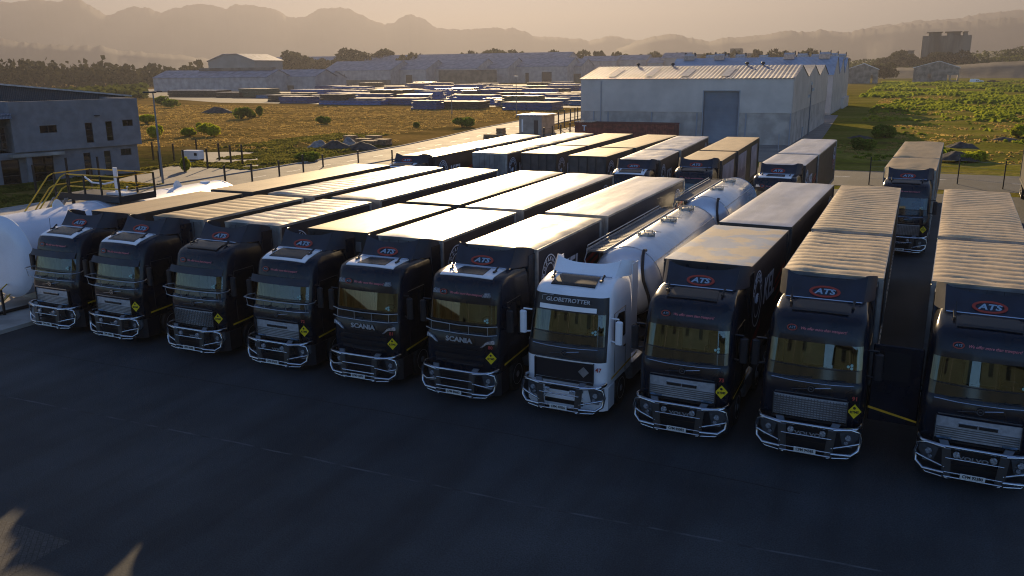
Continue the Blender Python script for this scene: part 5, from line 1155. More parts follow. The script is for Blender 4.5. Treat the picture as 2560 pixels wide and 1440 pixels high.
for (x_, y_) in [(X0 + .9, Y0), (X0 + 1.0, Y0), (2.6, Y0), (3.7, Y0), (X1, Y0), (X1, Y1), (3.7, Y1), (2.4, Y1), (X0, Y1), (X0, Y0)]: part('rail_post', None, lambda mb: mb.box(x_ - .035, x_ + .035, y_ - .035, y_ + .035, pz, pz + 1.1), M['black'], pf, 0)
def sp(mb):
    n_ = 15
    for k in range(n_): t = (k + .5) / n_; mb.box(X0 + .06, X0 + .80, Y0 - 3.9 * (1 - t) - .12, Y0 - 3.9 * (1 - t) + .14, pz * t - .03, pz * t)
    for x_ in (X0, X0 + .82): mb.add([(x_, Y0 - 4.0, 0), (x_, Y0 - 3.8, 0), (x_, Y0, pz), (x_, Y0 - .2, pz), (x_ + .04, Y0 - 4.0, 0), (x_ + .04, Y0 - 3.8, 0), (x_ + .04, Y0, pz), (x_ + .04, Y0 - .2, pz)], [(0, 1, 2, 3), (7, 6, 5, 4), (1, 5, 6, 2), (0, 3, 7, 4)])
part('stair', None, sp, M['galv'], pf, 0)
def arm(mb):
    mb.cyl((3.3, .3, pz + .1), (3.3, .3, pz + 1.35), .10, 10); mb.tube([(3.3, .3, pz + .7), (2.6, .2, pz + .55), (1.9, .1, pz + .6), (1.2, .2, pz + .9)], .045, 8); mb.tube([(3.3, .3, pz + .35), (4.0, .2, pz + .3), (4.1, .2, pz + .5)], .05, 8); mb.box(3.0, 4.2, -.1, .6, pz + .11, pz + .2)
part('loading_arm', None, arm, M['white'], pf)
# handrail round the steps on the slab
hn = empty('handrail', (-35.5, 24.0, .15), 0, label='yellow handrail with black posts around the slab steps, bottom left', cat='handrail')
def pz_(px, py, z=.15): v = UZ(px, py, z); return Vector((v.x + 35.5, v.y - 24.0, 0))
b1, b2, b3, b4, b0 = pz_(20.6, 735), pz_(43.5, 705.6), pz_(56.5, 739), pz_(12, 787), pz_(-30, 770)
def up(v, h): return Vector((v.x, v.y, v.z + h))
for v in (b1, b2, b3, b4): part('rail_post', None, lambda mb: mb.box(v.x - .04, v.x + .04, v.y - .04, v.y + .04, 0, 1.05), M['black'], hn, 0)
def yr(mb):
    for h_ in (1.05, .55): mb.tube([up(b0, h_), up(b1, h_), up(b2, h_), up(b2 + Vector((1.2, -.2, 0)), h_ * .95), up(b3 + Vector((.5, .3, 0)), h_ * .9), up(b3, h_), up(b4, h_)], .03, 6)
    mb.tube([up(b3, .55), up(b3 + Vector((1.9, .1, 0)), .3)], .03, 6)
part('hand_rail', None, yr, M['yellow'], hn)
k0, k1 = UZ(-40, 798, .15), UZ(84, 766, .15)
mb = MB(); mb.tube([tuple(k0 + Vector((0, 0, .08))), tuple(k1 + Vector((0, 0, .08)))], .07, 6); link('wheel_stop', mb.mesh('wheel_stop', M['black']), label='black steel wheel stop bar lying across the concrete slab', cat='wheel stop')

# ================================================================== lamps, posts, fences
ORD = ['first', 'second', 'third', 'fourth', 'fifth', 'sixth', 'seventh', 'eighth', 'ninth', 'tenth', 'eleventh', 'twelfth', 'thirteenth', 'fourteenth', 'fifteenth', 'sixteenth', 'seventeenth', 'eighteenth', 'nineteenth', 'twentieth']
def lamp(px, py, h, head, label, cat='street lamp'):
    b = UZ(px, py, 0); r = empty('street_lamp', tuple(b), 0, label=label, cat=cat)
    part('pole', None, lambda mb: mb.tube([(0, 0, 0), (0, 0, h * .5), (0, 0, h)], [.11, .09, .055], 10), mat('lamp_pole_steel', (.16, .17, .19), .5, .5), r)
    if head == 'bar': part('lamp_head', None, lambda mb: (mb.bbox(-1.1, .25, -.16, .16, h - .02, h + .10, .03), mb.tube([(.2, 0, h), (.7, 0, h + .12)], .03, 6), mb.bbox(.6, 1.0, -.14, .14, h + .08, h + .18, .03)), M['steel'], r, 30)
    elif head == 'flood': part('lamp_head', None, lambda mb: (mb.bbox(-.4, -.05, -.35, .05, h - 1.85, h - 1.45, .04), mb.bbox(.05, .45, -.35, .05, h - .95, h - .55, .04), mb.bbox(-.1, .15, -.1, .1, h - .1, h + .35, .04)), M['galv'], r, 30)
    else: part('lamp_head', None, lambda mb: mb.bbox(-.5, .5, -.15, .15, h, h + .14, .03), M['galv'], r, 30)
    return r
lamp(408, 459, 8.0, 'bar', 'tall grey street lamp with flat twin head near the office building')
lamp(2019.7, 338, 7.2, 'flood', 'floodlight mast with two lamps at the warehouse corner', 'floodlight')
lamp(1291, 293, 8.2, 'one', 'thin street lamp beside the road, left of the near warehouse')
lamp(1130, 286, 5.2, 'none', 'short thin pole in the dry field in front of the blue stacks', 'pole')
def post(px, py, h, label, r=.06, mt=None, grp='dark fence posts along the service road', yellow=False):
    b = UZ(px, py, 0); o = part('fence_post', f'post{h}{r}', lambda mb: (mb.box(-r, r, -r, r, -.1, h), mb.box(-r * 1.15, r * 1.15, -r * 1.15, r * 1.15, h, h + .04)), mt or M['black'], None, 0, loc=tuple(b)); return tag(o, label, 'post', grp)
for k, (px, py, h) in enumerate([(565, 470, 1.9), (631, 454, 1.6), (699, 441, 1.5), (759, 431, 1.7), (808, 418, 1.3), (896, 407, 1.3), (981, 405, 1.3)]): post(px, py, h, f'{ORD[k]} black road post from the left, between trailers and road')
for k, (px, py, h) in enumerate([(384, 400, 2.0), (436, 402, 1.9), (492, 378, 1.5), (462, 430, 2.2), (520, 421, 2.0), (549, 401, 1.9), (578, 410, 2.0), (607, 411, 2.1), (403, 441, 2.4), (333, 430, 2.2), (250, 452, 2.2), (172, 455, 2.2), (92, 485, 2.4)]): post(px, py, h, f'{ORD[k]} black post of the open fence line around the office plot', .07, grp='black posts around the office plot')
for k, (px, py, h) in enumerate([(2172, 462, 2.3), (2392.7, 460.6, 2.1), (2506.6, 473, 2.2)]): post(px, py, h, f'{ORD[k]} thin dark fence post from the left beside the right hand road', .045, grp='posts beside the right hand road')
# wire of the right hand fence
pts = [UZ(2172, 462), UZ(2392.7, 460.6), UZ(2506.6, 473), UZ(2640, 480)]
mb = MB()
for h_ in (.5, 1.0, 1.5, 2.0): mb.tube([tuple(p_ + Vector((0, 0, h_))) for p_ in pts], .006, 4)
link('fence_wire', mb.mesh('fence_wire', M['galv']), label='thin strands of wire strung between the right hand fence posts', cat='fence wire')
# palisade gate fence beside the gatehouse
gf = empty('palisade_fence', tuple(UZ(1360, 332)), 0, label='tall steel fence with gate posts between the gatehouse and the near warehouse', cat='fence'); g0 = UZ(1360, 332)
gpts = [UZ(*p_) - g0 for p_ in [(1360, 332), (1380, 327), (1396, 322), (1411, 318), (1426, 313.5), (1437, 311), (1444, 309), (1453, 307)]]
for p_ in gpts: part('fence_post', 'gfp', lambda mb: mb.box(-.08, .08, -.08, .08, 0, 2.9), M['steel'], gf, 0, loc=tuple(p_))
def rails(mb):
    for h_ in (.25, 1.3, 2.6): mb.tube([tuple(p_ + Vector((0, 0, h_))) for p_ in gpts], .03, 5)
part('fence_rail', None, rails, M['steel'], gf)
lf = empty('low_fence', tuple(UZ(1360, 345)), 0, label='low tubular barrier casting long shadows in front of the tall steel fence', cat='barrier'); l0 = UZ(1360, 345)
lpts = [UZ(*p_) - l0 for p_ in [(1360, 345), (1381, 340), (1402, 335), (1425, 331)]]
for p_ in lpts: part('fence_post', 'lfp', lambda mb: mb.box(-.09, .09, -.09, .09, 0, 1.5), M['steel'], lf, 0, loc=tuple(p_))
part('fence_rail', None, lambda mb: [mb.tube([tuple(p_ + Vector((0, 0, h_))) for p_ in lpts], .03, 5) for h_ in (.6, 1.2)], M['steel'], lf)
# gatehouse
gh = empty('gatehouse', (-54.3, 120.5, 0), R(-4), label='small flat roofed gatehouse beside the service road', cat='gatehouse')
part('wall', None, lambda mb: mb.box(0, 3.9, 0, 4.5, 0, 2.75), mat('gatehouse_plaster', (.30, .27, .24), .9, nscale=1, namt=.15), gh, 0)
part('roof', None, lambda mb: mb.box(-.3, 4.2, -.3, 4.8, 2.75, 2.95), M['galv'], gh, 0)
part('door', None, lambda mb: mb.box(2.6, 3.3, -.04, .0, 0, 2.1), M['doordark'], gh, 0)
part('window', None, lambda mb: mb.box(.45, .7, -.04, .0, .3, 2.2), M['white'], gh, 0)
# red container under the near warehouse wall
cn = empty('shipping_container', (-40.6, 108.6, 0), R(1), label='rusty red shipping container in front of the near warehouse wall', cat='container')
def cb_(mb):
    n_ = 60
    for k in range(n_): x_ = k * 13.6 / n_; mb.box(x_, x_ + .12, 0, 2.4, .1, 2.55); mb.box(x_ + .12, x_ + .2267, .04, 2.36, .1, 2.55)
part('box_wall', None, cb_, mat('rusty_red_paint', (.20, .045, .025), .6, nscale=2, namt=.3), cn, 0)
part('box_frame', None, lambda mb: (mb.box(-.05, 13.65, -.05, .05, 2.55, 2.68), mb.box(-.05, 13.65, 2.35, 2.45, 2.55, 2.68), mb.box(-.05, .1, -.05, .05, 0, 2.55), mb.box(13.5, 13.65, -.05, .05, 0, 2.55), mb.box(-.05, 13.65, -.05, .05, 0, .1)), mat('dark_red_paint', (.13, .03, .02), .6), cn, 0)
part('lettering', None, lambda mb: text_at(mb, 'T', (1.3, -.06, 1.9), (1, 0, 0), (0, 0, 1), 1.0, .01, bold=.01), M['wht_letter'], cn, 0)
part('roof_sheet', None, lambda mb: mb.grid(lambda u, v: (-.2 + 2.6 * u, .1 + 2.2 * v, 2.75 + .06 * math.sin(u * 60)), 60, 1, .02), M['roofpanel'], cn, 60)
# electricity / generator box
gb = empty('generator_box', tuple(UZ(455, 402)), R(10), label='white generator cabinet on a dark base in the office plot', cat='generator')
part('cabinet', None, lambda mb: mb.bbox(0, 2.2, 0, 1.1, .18, 1.15, .05), M['white'], gb, 20); part('base', None, lambda mb: mb.box(.05, 2.15, .05, 1.05, 0, .18), M['black'], gb, 0)
part('vent_grille', None, lambda mb: mb.box(1.65, 2.0, -.02, .01, .6, .9), M['steel'], gb, 0)
# pallets of bricks, crates
M['brickpal'] = mat('brick_pallet', (.26, .16, .085), .9, nscale=3, namt=.35)
def crate(px, py, wx, wy, h, label, rz=0, name='brick_pallet', grp='pallets of bricks by the road'):
    b = UZ(px, py, 0); r = empty(name, (b.x, b.y, 0), R(rz), label=label, cat='brick pallet', group=grp)
    def st_(mb):
        random.seed(int(px)); nl = max(2, int(h / .22))
        for k in range(nl):
            for i in range(max(1, int(wx / .5))): o = random.uniform(-.04, .04); mb.box(i * .5 + o, i * .5 + .46 + o, o, wy + o, .15 + k * (h - .15) / nl, .15 + (k + .93) * (h - .15) / nl)
    part('brick_stack', None, st_, M['brickpal'], r, 0); part('pallet', None, lambda mb: [mb.box(0, wx, y_, y_ + .1, 0, .14) for y_ in (0, wy / 2, wy - .1)], M['dkwood'], r, 0)
crate(859, 357, 1.5, 1.4, 1.0, 'tallest single brick pallet left of the others beside the road')
crate(888, 362, 2.0, 1.3, .85, 'brick pallet directly right of the tallest one'); crate(903, 366, 2.2, 1.5, .75, 'wide brick pallet in front of the group'); crate(933, 364, 2.0, 1.6, .85, 'brick pallet at the right end of the group'); crate(915, 355, 2.0, 1.2, .9, 'brick pallet at the back of the group')
crate(1208, 353, 3.4, 1.5, .95, 'long brown crate stack on the near side of the road', name='crate_stack'); crate(1240, 351, 1.2, 1.2, 1.7, 'tall crate at the right end of the long crate stack', name='crate_stack')
# rubble and sand heaps
def heap(name, px, py, rx, ry, h, m, label, seed=0, cat='mound', grp=None):
    b = UZ(px, py, 0)
    def f(mb):
        def fn(u, v):
            t = u * 2 * math.pi; r_ = v; k = 1 + .25 * mnoise.noise(Vector((math.cos(t) * 1.3, math.sin(t) * 1.3, seed)))
            return (rx * r_ * k * math.cos(t), ry * r_ * k * math.sin(t), -.15 + (h + .15) * (1 - r_ ** 1.6) * (1 + .25 * mnoise.noise(Vector((r_ * 3 * math.cos(t), r_ * 3 * math.sin(t), seed + 3)))))
        mb.grid(fn, 28, 8)
    o = part(name, None, f, m, None, 80, loc=(b.x, b.y, 0)); return tag(o, label, cat, grp)
dark_soil = mat('dark_soil', (.045, .04, .035), .95, nscale=1.5, namt=.4, bump=.6, bscale=3); pale_sand = mat('pale_sand', (.20, .19, .18), .95, nscale=2, namt=.3, bump=.6, bscale=3)
heap('sand_heap', 798, 370, 1.7, 1.6, 1.0, pale_sand, 'grey sand heap at the left of the roadside heaps', 1, grp='roadside heaps'); heap('soil_heap', 838, 373, 2.6, 1.8, 1.1, dark_soil, 'dark soil heap in the middle of the roadside heaps', 2, grp='roadside heaps')
heap('sand_heap', 873, 366, 1.4, 1.3, 1.2, pale_sand, 'pale heap leaning against the tallest brick pallet', 3, grp='roadside heaps'); heap('soil_heap', 905, 373, 2.6, 1.6, .95, dark_soil, 'brown soil heap in front of the brick pallets', 4, grp='roadside heaps')
heap('soil_heap', 545, 282, 5.5, 2.5, 1.4, dark_soil, 'dark flat soil mound in the dry field behind the bushes', 5)
heap('soil_heap', 2405, 372, 2.4, 1.4, .8, dark_soil, 'dark rough soil mound beside the separate back row trailers', 6); heap('soil_heap', 2392, 395, 2.2, 1.5, .7, dark_soil, 'dark soil mound touching the road, right of the separate trailers', 7)
heap('soil_heap', 2150, 346, 2.4, 1.4, .4, dark_soil, 'low dark mound in the shaded grass right of the warehouse', 8); heap('soil_heap', 2510, 352, 2.2, 1.4, .5, dark_soil, 'low soil mound at the far right of the grass field', 9)
# rubble row
for k, (px, py, s_) in enumerate([(2215, 190, 2.2), (2232, 189, 2.6), (2248, 191, 2.2), (2262, 189, 1.6)]): heap('rubble_pile', px, py, s_ * 1.6, s_, s_ * .9, pale_sand if k % 2 else dark_soil, f'{ORD[k]} rubble pile from the left between the half-built buildings', 20 + k, grp='rubble piles')
# white poles by the warehouse corner
for k, (px, py) in enumerate([(1977, 347), (1986, 346), (1995, 345), (2004, 344)]):
    b = UZ(px, py, 0); o = part('bollard', 'wbol', lambda mb: mb.cyl((0, 0, 0), (0, 0, 1.5), .09, 10), M['pipe'], None, loc=tuple(b)); tag(o, f'{ORD[k]} pale bollard from the left at the warehouse corner', 'bollard', 'pale bollards')
b = UZ(1945, 378); o = part('bollard', 'wbol2', lambda mb: mb.cyl((0, 0, 0), (0, 0, 2.0), .06, 8), M['pipe'], None, loc=tuple(b)); tag(o, 'lone slim pale post standing left of the warehouse corner bollards', 'post')

# ================================================================== vehicles far away
def small_car(px, py, z, label, white=True, bakkie=True, rz=0, Y=None, s=1.):
    b = UY(px, py, Y); r = empty('parked_car', (b.x, b.y, z), R(rz), label=label, cat='pickup' if bakkie else 'car'); bm = M['white_truck'] if white else M['black_paint']
    prof = [(-2.5, .45), (-2.5, 1.0), (-2.4, 1.75 if bakkie else 1.1), (-.6, 1.8 if bakkie else 1.5), (.5, 1.7 if bakkie else 1.45), (1.1, 1.15), (2.3, 1.0), (2.5, .6), (2.5, .45)]
    part('body', None, lambda mb: mb.prism_y([(x_ * s, z_ * s) for x_, z_ in prof], -.85, .85), bm, r, 20)
    part('side_window', None, lambda mb: [mb.add([(x_, y_, 1.15), (x2, y_, 1.15), (x2 - .15, y_, 1.6), (x_, y_, 1.6)], [(0, 1, 2, 3)]) for y_ in (-.86, .86) for (x_, x2) in ((-.5, .3), (.35, .95))], M['dark_glass'], r, 0)
    for x_ in (-1.5, 1.5):
        for y_ in (-.75, .75): part('wheel', 'carwheel', lambda mb: mb.lathe([(-.12, .2), (-.12, .34), (.12, .34), (.12, .2)], axis='y', n=16), M['rubber'], r, loc=(x_, y_, .34))
small_car(2443, 197, 0, 'white pickup with canopy parked beyond the green field at right', Y=520, s=1.35)
small_car(2484, 196, 0, 'dark car parked right of the white pickup beyond the field', white=False, bakkie=False, Y=515, s=1.2)
small_car(98, 212, 0, 'tiny white car on the far road at the left', Y=260, s=1.0, bakkie=False)

# ================================================================== timber yard stacks: blue wrapped bundles
BLUE = [mat('blue_wrap', (.02, .09, .28), .45, nscale=1.2, namt=.4, stretch=(1, 1, 6)), mat('deep_blue_wrap', (.012, .045, .15), .45, nscale=1.2, namt=.4, stretch=(1, 1, 6)), mat('teal_wrap', (.015, .11, .22), .45, nscale=1.2, namt=.4, stretch=(1, 1, 6)), mat('brown_board_pack', (.07, .05, .035), .8, nscale=2, namt=.4, stretch=(1, 1, 5)), mat('green_brown_pack', (.11, .10, .055), .7, nscale=2, namt=.3, stretch=(1, 1, 5))]
CN = ['blue', 'deep blue', 'teal blue', 'brown board', 'olive brown']
TOPD = mat('dull_stack_sheet', (.05, .08, .15), .75, nscale=1, namt=.3)
TOPM = mat('shiny_stack_sheet', (.22, .26, .34), .36, nscale=1, namt=.2, bump=.25, bscale=1.5)
rg_ = random.Random(12)
ystk = [  # px0, px1, py_top, py_bottom, colour
 (797, 952, 250, 262, 0), (858, 950, 246, 262, 1), (800, 865, 236, 262, 3), (850, 902, 234, 252, 2), (897, 962, 235, 258, 1), (817, 900, 232, 244, 0), (826, 872, 225, 238, 1), (872, 925, 222, 234, 1), (925, 1010, 225, 250, 3), (985, 1040, 222, 232, 1), (1026, 1090, 252, 274, 1), (1090, 1196, 254, 272, 3), (993, 1060, 236, 256, 1), (1048, 1100, 228, 248, 0), (1088, 1130, 222, 240, 0), (1134, 1228, 238, 258, 0), (1136, 1206, 211, 226, 0), (1208, 1300, 216, 230, 0), (1215, 1285, 222, 232, 2), (1252, 1340, 240, 270, 4), (1255, 1380, 256, 276, 1), (1305, 1380, 222, 242, 0), (1310, 1378, 214, 222, 4), (1315, 1400, 244, 256, 2), (1350, 1440, 234, 246, 0), (1378, 1448, 214, 226, 0), (1395, 1452, 241, 256, 2), (1400, 1452, 231, 244, 4), (1236, 1300, 250, 266, 1), (1240, 1320, 232, 246, 3), (1380, 1420, 222, 232, 3), (960, 1010, 216, 224, 1), (1060, 1135, 214, 226, 0),
 (698, 770, 242, 258, 1), (728, 812, 224, 236, 0), (640, 720, 238, 246, 2), (655, 726, 233, 240, 4), (727, 775, 232, 240, 4), (757, 820, 238, 248, 1), (420, 540, 226, 242, 3), (540, 600, 231, 244, 3), (598, 668, 222, 244, 4), (668, 745, 238, 254, 3), (1420, 1452, 252, 264, 2), (780, 812, 243, 256, 0)]
for _ in range(34):
    yb_ = rg_.choice([218, 222, 227, 233, 240, 247, 255, 262]); x0_ = rg_.uniform(760 + (yb_ - 218) * 1.2, 1380); w_ = rg_.uniform(45, 85) * (.75 + (yb_ - 218) / 90)
    ystk.append((x0_, min(x0_ + w_, 1451), yb_ - rg_.uniform(9, 15) - (yb_ - 218) * .12, yb_, rg_.choice([0, 0, 1, 1, 1, 2, 3])))
from collections import Counter
rows = Counter(); ystk.sort(key=lambda q: q[0])
for k, (a, b, t_, bt, c) in enumerate(ystk):
    A = UZ(a, bt, 0); B_ = UY(b, bt, A.y); T_ = UY((a + b) / 2, t_, A.y); wd = B_.x - A.x; h = max(1.0, T_.z); dp = min(9., max(4., wd * .55)); 
    r = empty('board_stack', (A.x, A.y, 0), 0, group='stacks in the timber yard')
    near = 'nearest' if bt > 258 else ('middle' if bt > 238 else 'farthest'); rows[(near, CN[c])] += 1
    tag(r, f'{CN[c]} stack, {ORD[rows[(near, CN[c])] - 1]} of its colour from the left, {near} yard row', 'stack')
    def bd(mb):
        random.seed(k); nl = max(2, int(h / .55))
        for i in range(nl):
            z0 = .12 + (h - .12) * i / nl; z1 = .12 + (h - .12) * (i + .9) / nl; o1, o2 = random.uniform(-.25, .25), random.uniform(-.3, .3); nx_ = max(1, int(wd / 4.5))
            for j in range(nx_): q = wd / nx_; mb.box(j * q + .06 + o1, (j + 1) * q - .06 + o1, o2, dp + o2, z0, z1)
        for j in range(max(2, int(wd / 2))): mb.box(j * 2, j * 2 + .12, .1, dp - .1, 0, .12)
    part('bundle', None, bd, BLUE[c], r, 0)
    part('top_sheet', None, lambda mb: mb.grid(lambda u, v: (-.1 + (wd + .2) * u, -.15 + (dp + .3) * v, h + .02 + .10 * mnoise.noise(Vector((u * wd * .7, v * dp * .7, k)))), max(3, int(wd / 1.0)), 5, .04), (TOPM if k % 4 == 0 else TOPD) if c != 4 else M['tan'], r, 60)
# ================================================================== vegetation
LF = dict(tree=leaf('tree_leaves', (.022, .026, .010), (.060, .060, .022), .25, .35), bush=leaf('bush_leaves', (.08, .12, .015), (.20, .25, .03), .8, .5), bright=leaf('bright_bush_leaves', (.24, .28, .015), (.45, .44, .03), .8, .55),
          dry=leaf('dry_grass', (.30, .21, .065), (.52, .37, .12), .12, .6), verge=leaf('verge_weeds', (.08, .09, .018), (.22, .20, .04), .4, .55), tuft=leaf('green_tufts', (.12, .17, .015), (.30, .33, .03), .04, .55), wood=leaf('woodland', (.030, .030, .013), (.070, .062, .028), .02, .3), hill=leaf('hill_scrub', (.035, .045, .012), (.085, .095, .025), .015, .4))
BARK = mat('bark', (.06, .045, .032), .9, nscale=3, namt=.3)
def cards(P, size, rng, up=.0, tri=False):
    """P (n,3) centres -> quads randomly turned; returns V,F arrays"""
    n = len(P); a = rng.normal(size=(n, 3)); a /= np.linalg.norm(a, axis=1)[:, None]; b = rng.normal(size=(n, 3)); b[:, 2] += up; b -= a * (a * b).sum(1)[:, None]; b /= np.linalg.norm(b, axis=1)[:, None]
    s = (size * rng.uniform(.6, 1.4, n))[:, None]; a = a * s; b = b * s
    V = np.stack([P - a * .5 - b * .5, P + a * .5 - b * .35, P + a * .35 + b * .5, P - a * .45 + b * .45], 1).reshape(-1, 3)
    return V
def quads_mesh(name, V, m):
    n = len(V) // 4; me = bpy.data.meshes.new(name); me.vertices.add(4 * n); me.vertices.foreach_set('co', V.astype(np.float32).ravel()); me.loops.add(4 * n); me.loops.foreach_set('vertex_index', np.arange(4 * n, dtype=np.int32))
    me.polygons.add(n); me.polygons.foreach_set('loop_start', np.arange(0, 4 * n, 4, dtype=np.int32)); me.polygons.foreach_set('loop_total', np.full(n, 4, dtype=np.int32)); me.update(); me.validate(); me.materials.append(m); return me
def crown_pts(rng, n, lobes):
    out = []
    w_ = np.array([l[3] ** 2 for l in lobes]); w_ = w_ / w_.sum()
    for (x, y, z, r, fl), k in zip(lobes, rng.multinomial(n, w_)):
        d = rng.normal(size=(k, 3)); d /= np.linalg.norm(d, axis=1)[:, None]; rad = r * rng.uniform(.55, 1.08, k) ** .6; p_ = d * rad[:, None]; p_[:, 2] *= fl; out.append(p_ + np.array([x, y, z]))
    return np.concatenate(out)
def tree_proto(seed, H, Wd, kind='round', n=1500, ls=.6):
    rng = np.random.default_rng(seed); lobes = []
    if kind == 'umbrella':
        for k in range(9): t = rng.uniform(0, 6.28); r_ = rng.uniform(0, Wd * .36); lobes.append((r_ * math.cos(t), r_ * math.sin(t), H * rng.uniform(.80, .92), Wd * rng.uniform(.12, .2), .5))
    else:
        for k in range(14): t = rng.uniform(0, 6.28); r_ = rng.uniform(0, Wd * .34); hh = rng.uniform(.22, .84); lobes.append((r_ * math.cos(t), r_ * math.sin(t), H * hh, Wd * rng.uniform(.13, .22) * (1.1 - .3 * hh), .85))
    P = crown_pts(rng, n, lobes); me = quads_mesh('crown', cards(P, ls, rng), LF['tree'])
    mb = MB(); mb.tube([(0, 0, -.5), (.1, 0, H * .25), (0, .1, H * .55)], [Wd * .035, Wd * .028, Wd * .015], 7)
    for l in lobes[:7]: mb.tube([(0, 0, H * .3), (l[0] * .6, l[1] * .6, l[2] * .8), (l[0], l[1], l[2])], [Wd * .018, Wd * .012, .04], 5)
    return me, mb.mesh('trunk', BARK)
TP = {'a': tree_proto(1, 12, 15, n=2600, ls=.75), 'b': tree_proto(2, 11, 16, n=2600, ls=.75), 'c': tree_proto(3, 9, 9, n=1300, ls=.7), 'u': tree_proto(4, 10, 11, 'umbrella', 1100, .7), 'd': tree_proto(5, 8, 13, n=1500, ls=.7)}
def tree(kind, px, py_top, D, scale_w, label, seed=0, Hp=None):
    base = UD(px, 300, D); top = UD(px, py_top, D); H0 = {'a': 11.5, 'b': 10.6, 'c': 8.6, 'u': 10, 'd': 7.7}[kind]; s_ = top.z / H0
    r = empty('tree', (base.x, base.y, 0), seed * 1.3, label=label, cat='tree', group='trees on the far plain'); r.scale = (s_ * scale_w, s_ * scale_w, s_)
    c, t = TP[kind]; link('crown', c, r); link('trunk', t, r); return r
tree('a', 748, 120, 780, 1.15, 'large round dark tree standing alone behind the sheds, left of centre', 1)
tree('b', 885, 123, 790, 1.05, 'left half of the big paired trees behind the sheds', 2)
tree('b', 950, 126, 800, 1.25, 'right half of the big paired trees behind the sheds', 3)
tree('d', 1222, 127, 800, 1.3, 'broad low dark tree on the skyline right of centre', 4)
tree('d', 1320, 129, 800, 1.3, 'second broad low tree on the skyline, right of the first', 5)
tree('c', 812, 141, 800, 1.2, 'small scruffy tree between the lone tree and the paired trees', 6)
us = [(75, 152), (108, 153), (122, 154), (150, 158), (260, 160), (330, 160), (395, 158), (512, 150), (1495, 128), (1880, 125), (1690, 132)]
for k, (px, py) in enumerate(us): tree('u', px, py, 760 + 15 * (k % 4), .45, f'{ORD[k]} flat topped umbrella pine from the left on the hazy skyline', 7 + k)
cs = [(655, 150), (690, 152), (838, 148), (1012, 136), (1045, 141), (1085, 139), (1120, 141), (1150, 132), (1180, 136), (1260, 134), (1290, 133), (1375, 131), (1410, 134), (1450, 130), (1475, 135), (1560, 134), (1760, 128), (1800, 130), (1920, 128), (1960, 126), (2010, 124), (1985, 127), (1600, 131), (1640, 133)]
for k, (px, py) in enumerate(cs): tree('cd'[k % 2], px, py, 760 + 20 * (k % 3), .9, f'dark bushy tree of the skyline belt, number {ORD[k] if k < 20 else "twenty" + "-" + ORD[k - 20]} from the left'.replace('number ', ''), 20 + k)
tv = [(2030, 168, 420), (2060, 172, 430), (2225, 130, 900), (2240, 132, 900), (2262, 134, 890), (2320, 126, 880), (2345, 130, 880), (2300, 139, 870), (2372, 134, 890), (2180, 158, 700), (2200, 160, 700)]
for k, (px, py, D) in enumerate(tv): 
    if D < 500: continue
    tree('dc'[k % 2], px, py, D, 1.2, f'dark green tree at the silo hill, {ORD[k]} counted from the left', 50 + k)
# woodland belts that read as one mass
def belt(name, label, segs, n, size, m, seed, cat):
    rng = np.random.default_rng(seed); out = []
    tot = sum(abs(s[1] - s[0]) for s in segs)
    for (p0, p1, D0, D1, h0, h1) in segs:
        k = int(n * abs(p1 - p0) / tot)
        px = rng.uniform(p0, p1, k); D = rng.uniform(D0, D1, k); f = (px - p0) / (p1 - p0); hh = h0 + (h1 - h0) * f
        for a, d, h in zip(px, D, hh):
            v = UD(a, 300, d); nn = .55 + .45 * mnoise.noise(Vector((v.x * .035, v.y * .035, seed))) + .3 * mnoise.noise(Vector((v.x * .15, v.y * .15, seed + 2)))
            out.append((v.x, v.y, max(.2, h * nn) * rng.uniform(.0, 1) ** .55))
    me = quads_mesh(name, cards(np.array(out), size, rng), m); return link(name, me, label=label, cat=cat, kind='stuff')
belt('woodland', 'hazy belt of low dark woodland along the horizon', [(-150, 520, 640, 760, 22, 21), (520, 1000, 640, 760, 10, 12), (1000, 1700, 720, 820, 22, 24), (1700, 2110, 760, 860, 24, 24)], 17000, 2.6, LF['wood'], 3, 'woodland')
belt('scrub_belt', 'low greenish scrub on the plain at far left', [(-100, 70, 330, 460, 3, 3.5), (60, 375, 360, 460, 5.5, 5)], 6000, 1.5, LF['hill'], 9, 'scrub')
# scrub on the hill with the silo: follow the hill mesh height
rng = np.random.default_rng(77); pts = []
for k in range(14000):
    px = rng.uniform(2110, 2640); D = rng.uniform(745, 985); v = UD(px, 300, D)
    # ridge height at this azimuth
    i = next((j for j in range(len(hill_prof) - 1) if hill_prof[j][0] <= px <= hill_prof[j + 1][0]), 0); (xa, ya_), (xb, yb_) = hill_prof[i], hill_prof[i + 1]; py = ya_ + (yb_ - ya_) * (px - xa) / (xb - xa); zr = UD(px, py, 980).z
    f = max(0, 1 - (980 - D) / 240) ** 1.25; nn = mnoise.noise(Vector((v.x * .06, v.y * .06, 5)))
    pts.append((v.x, v.y, zr * f - 3 + max(0, 4.5 + 4 * nn) * rng.uniform(0, 1)))
link('hill_scrub', quads_mesh('hill_scrub', cards(np.array(pts), 1.9, rng), LF['hill']), label='dense green scrub covering the hill around the silo', cat='scrub', kind='stuff')
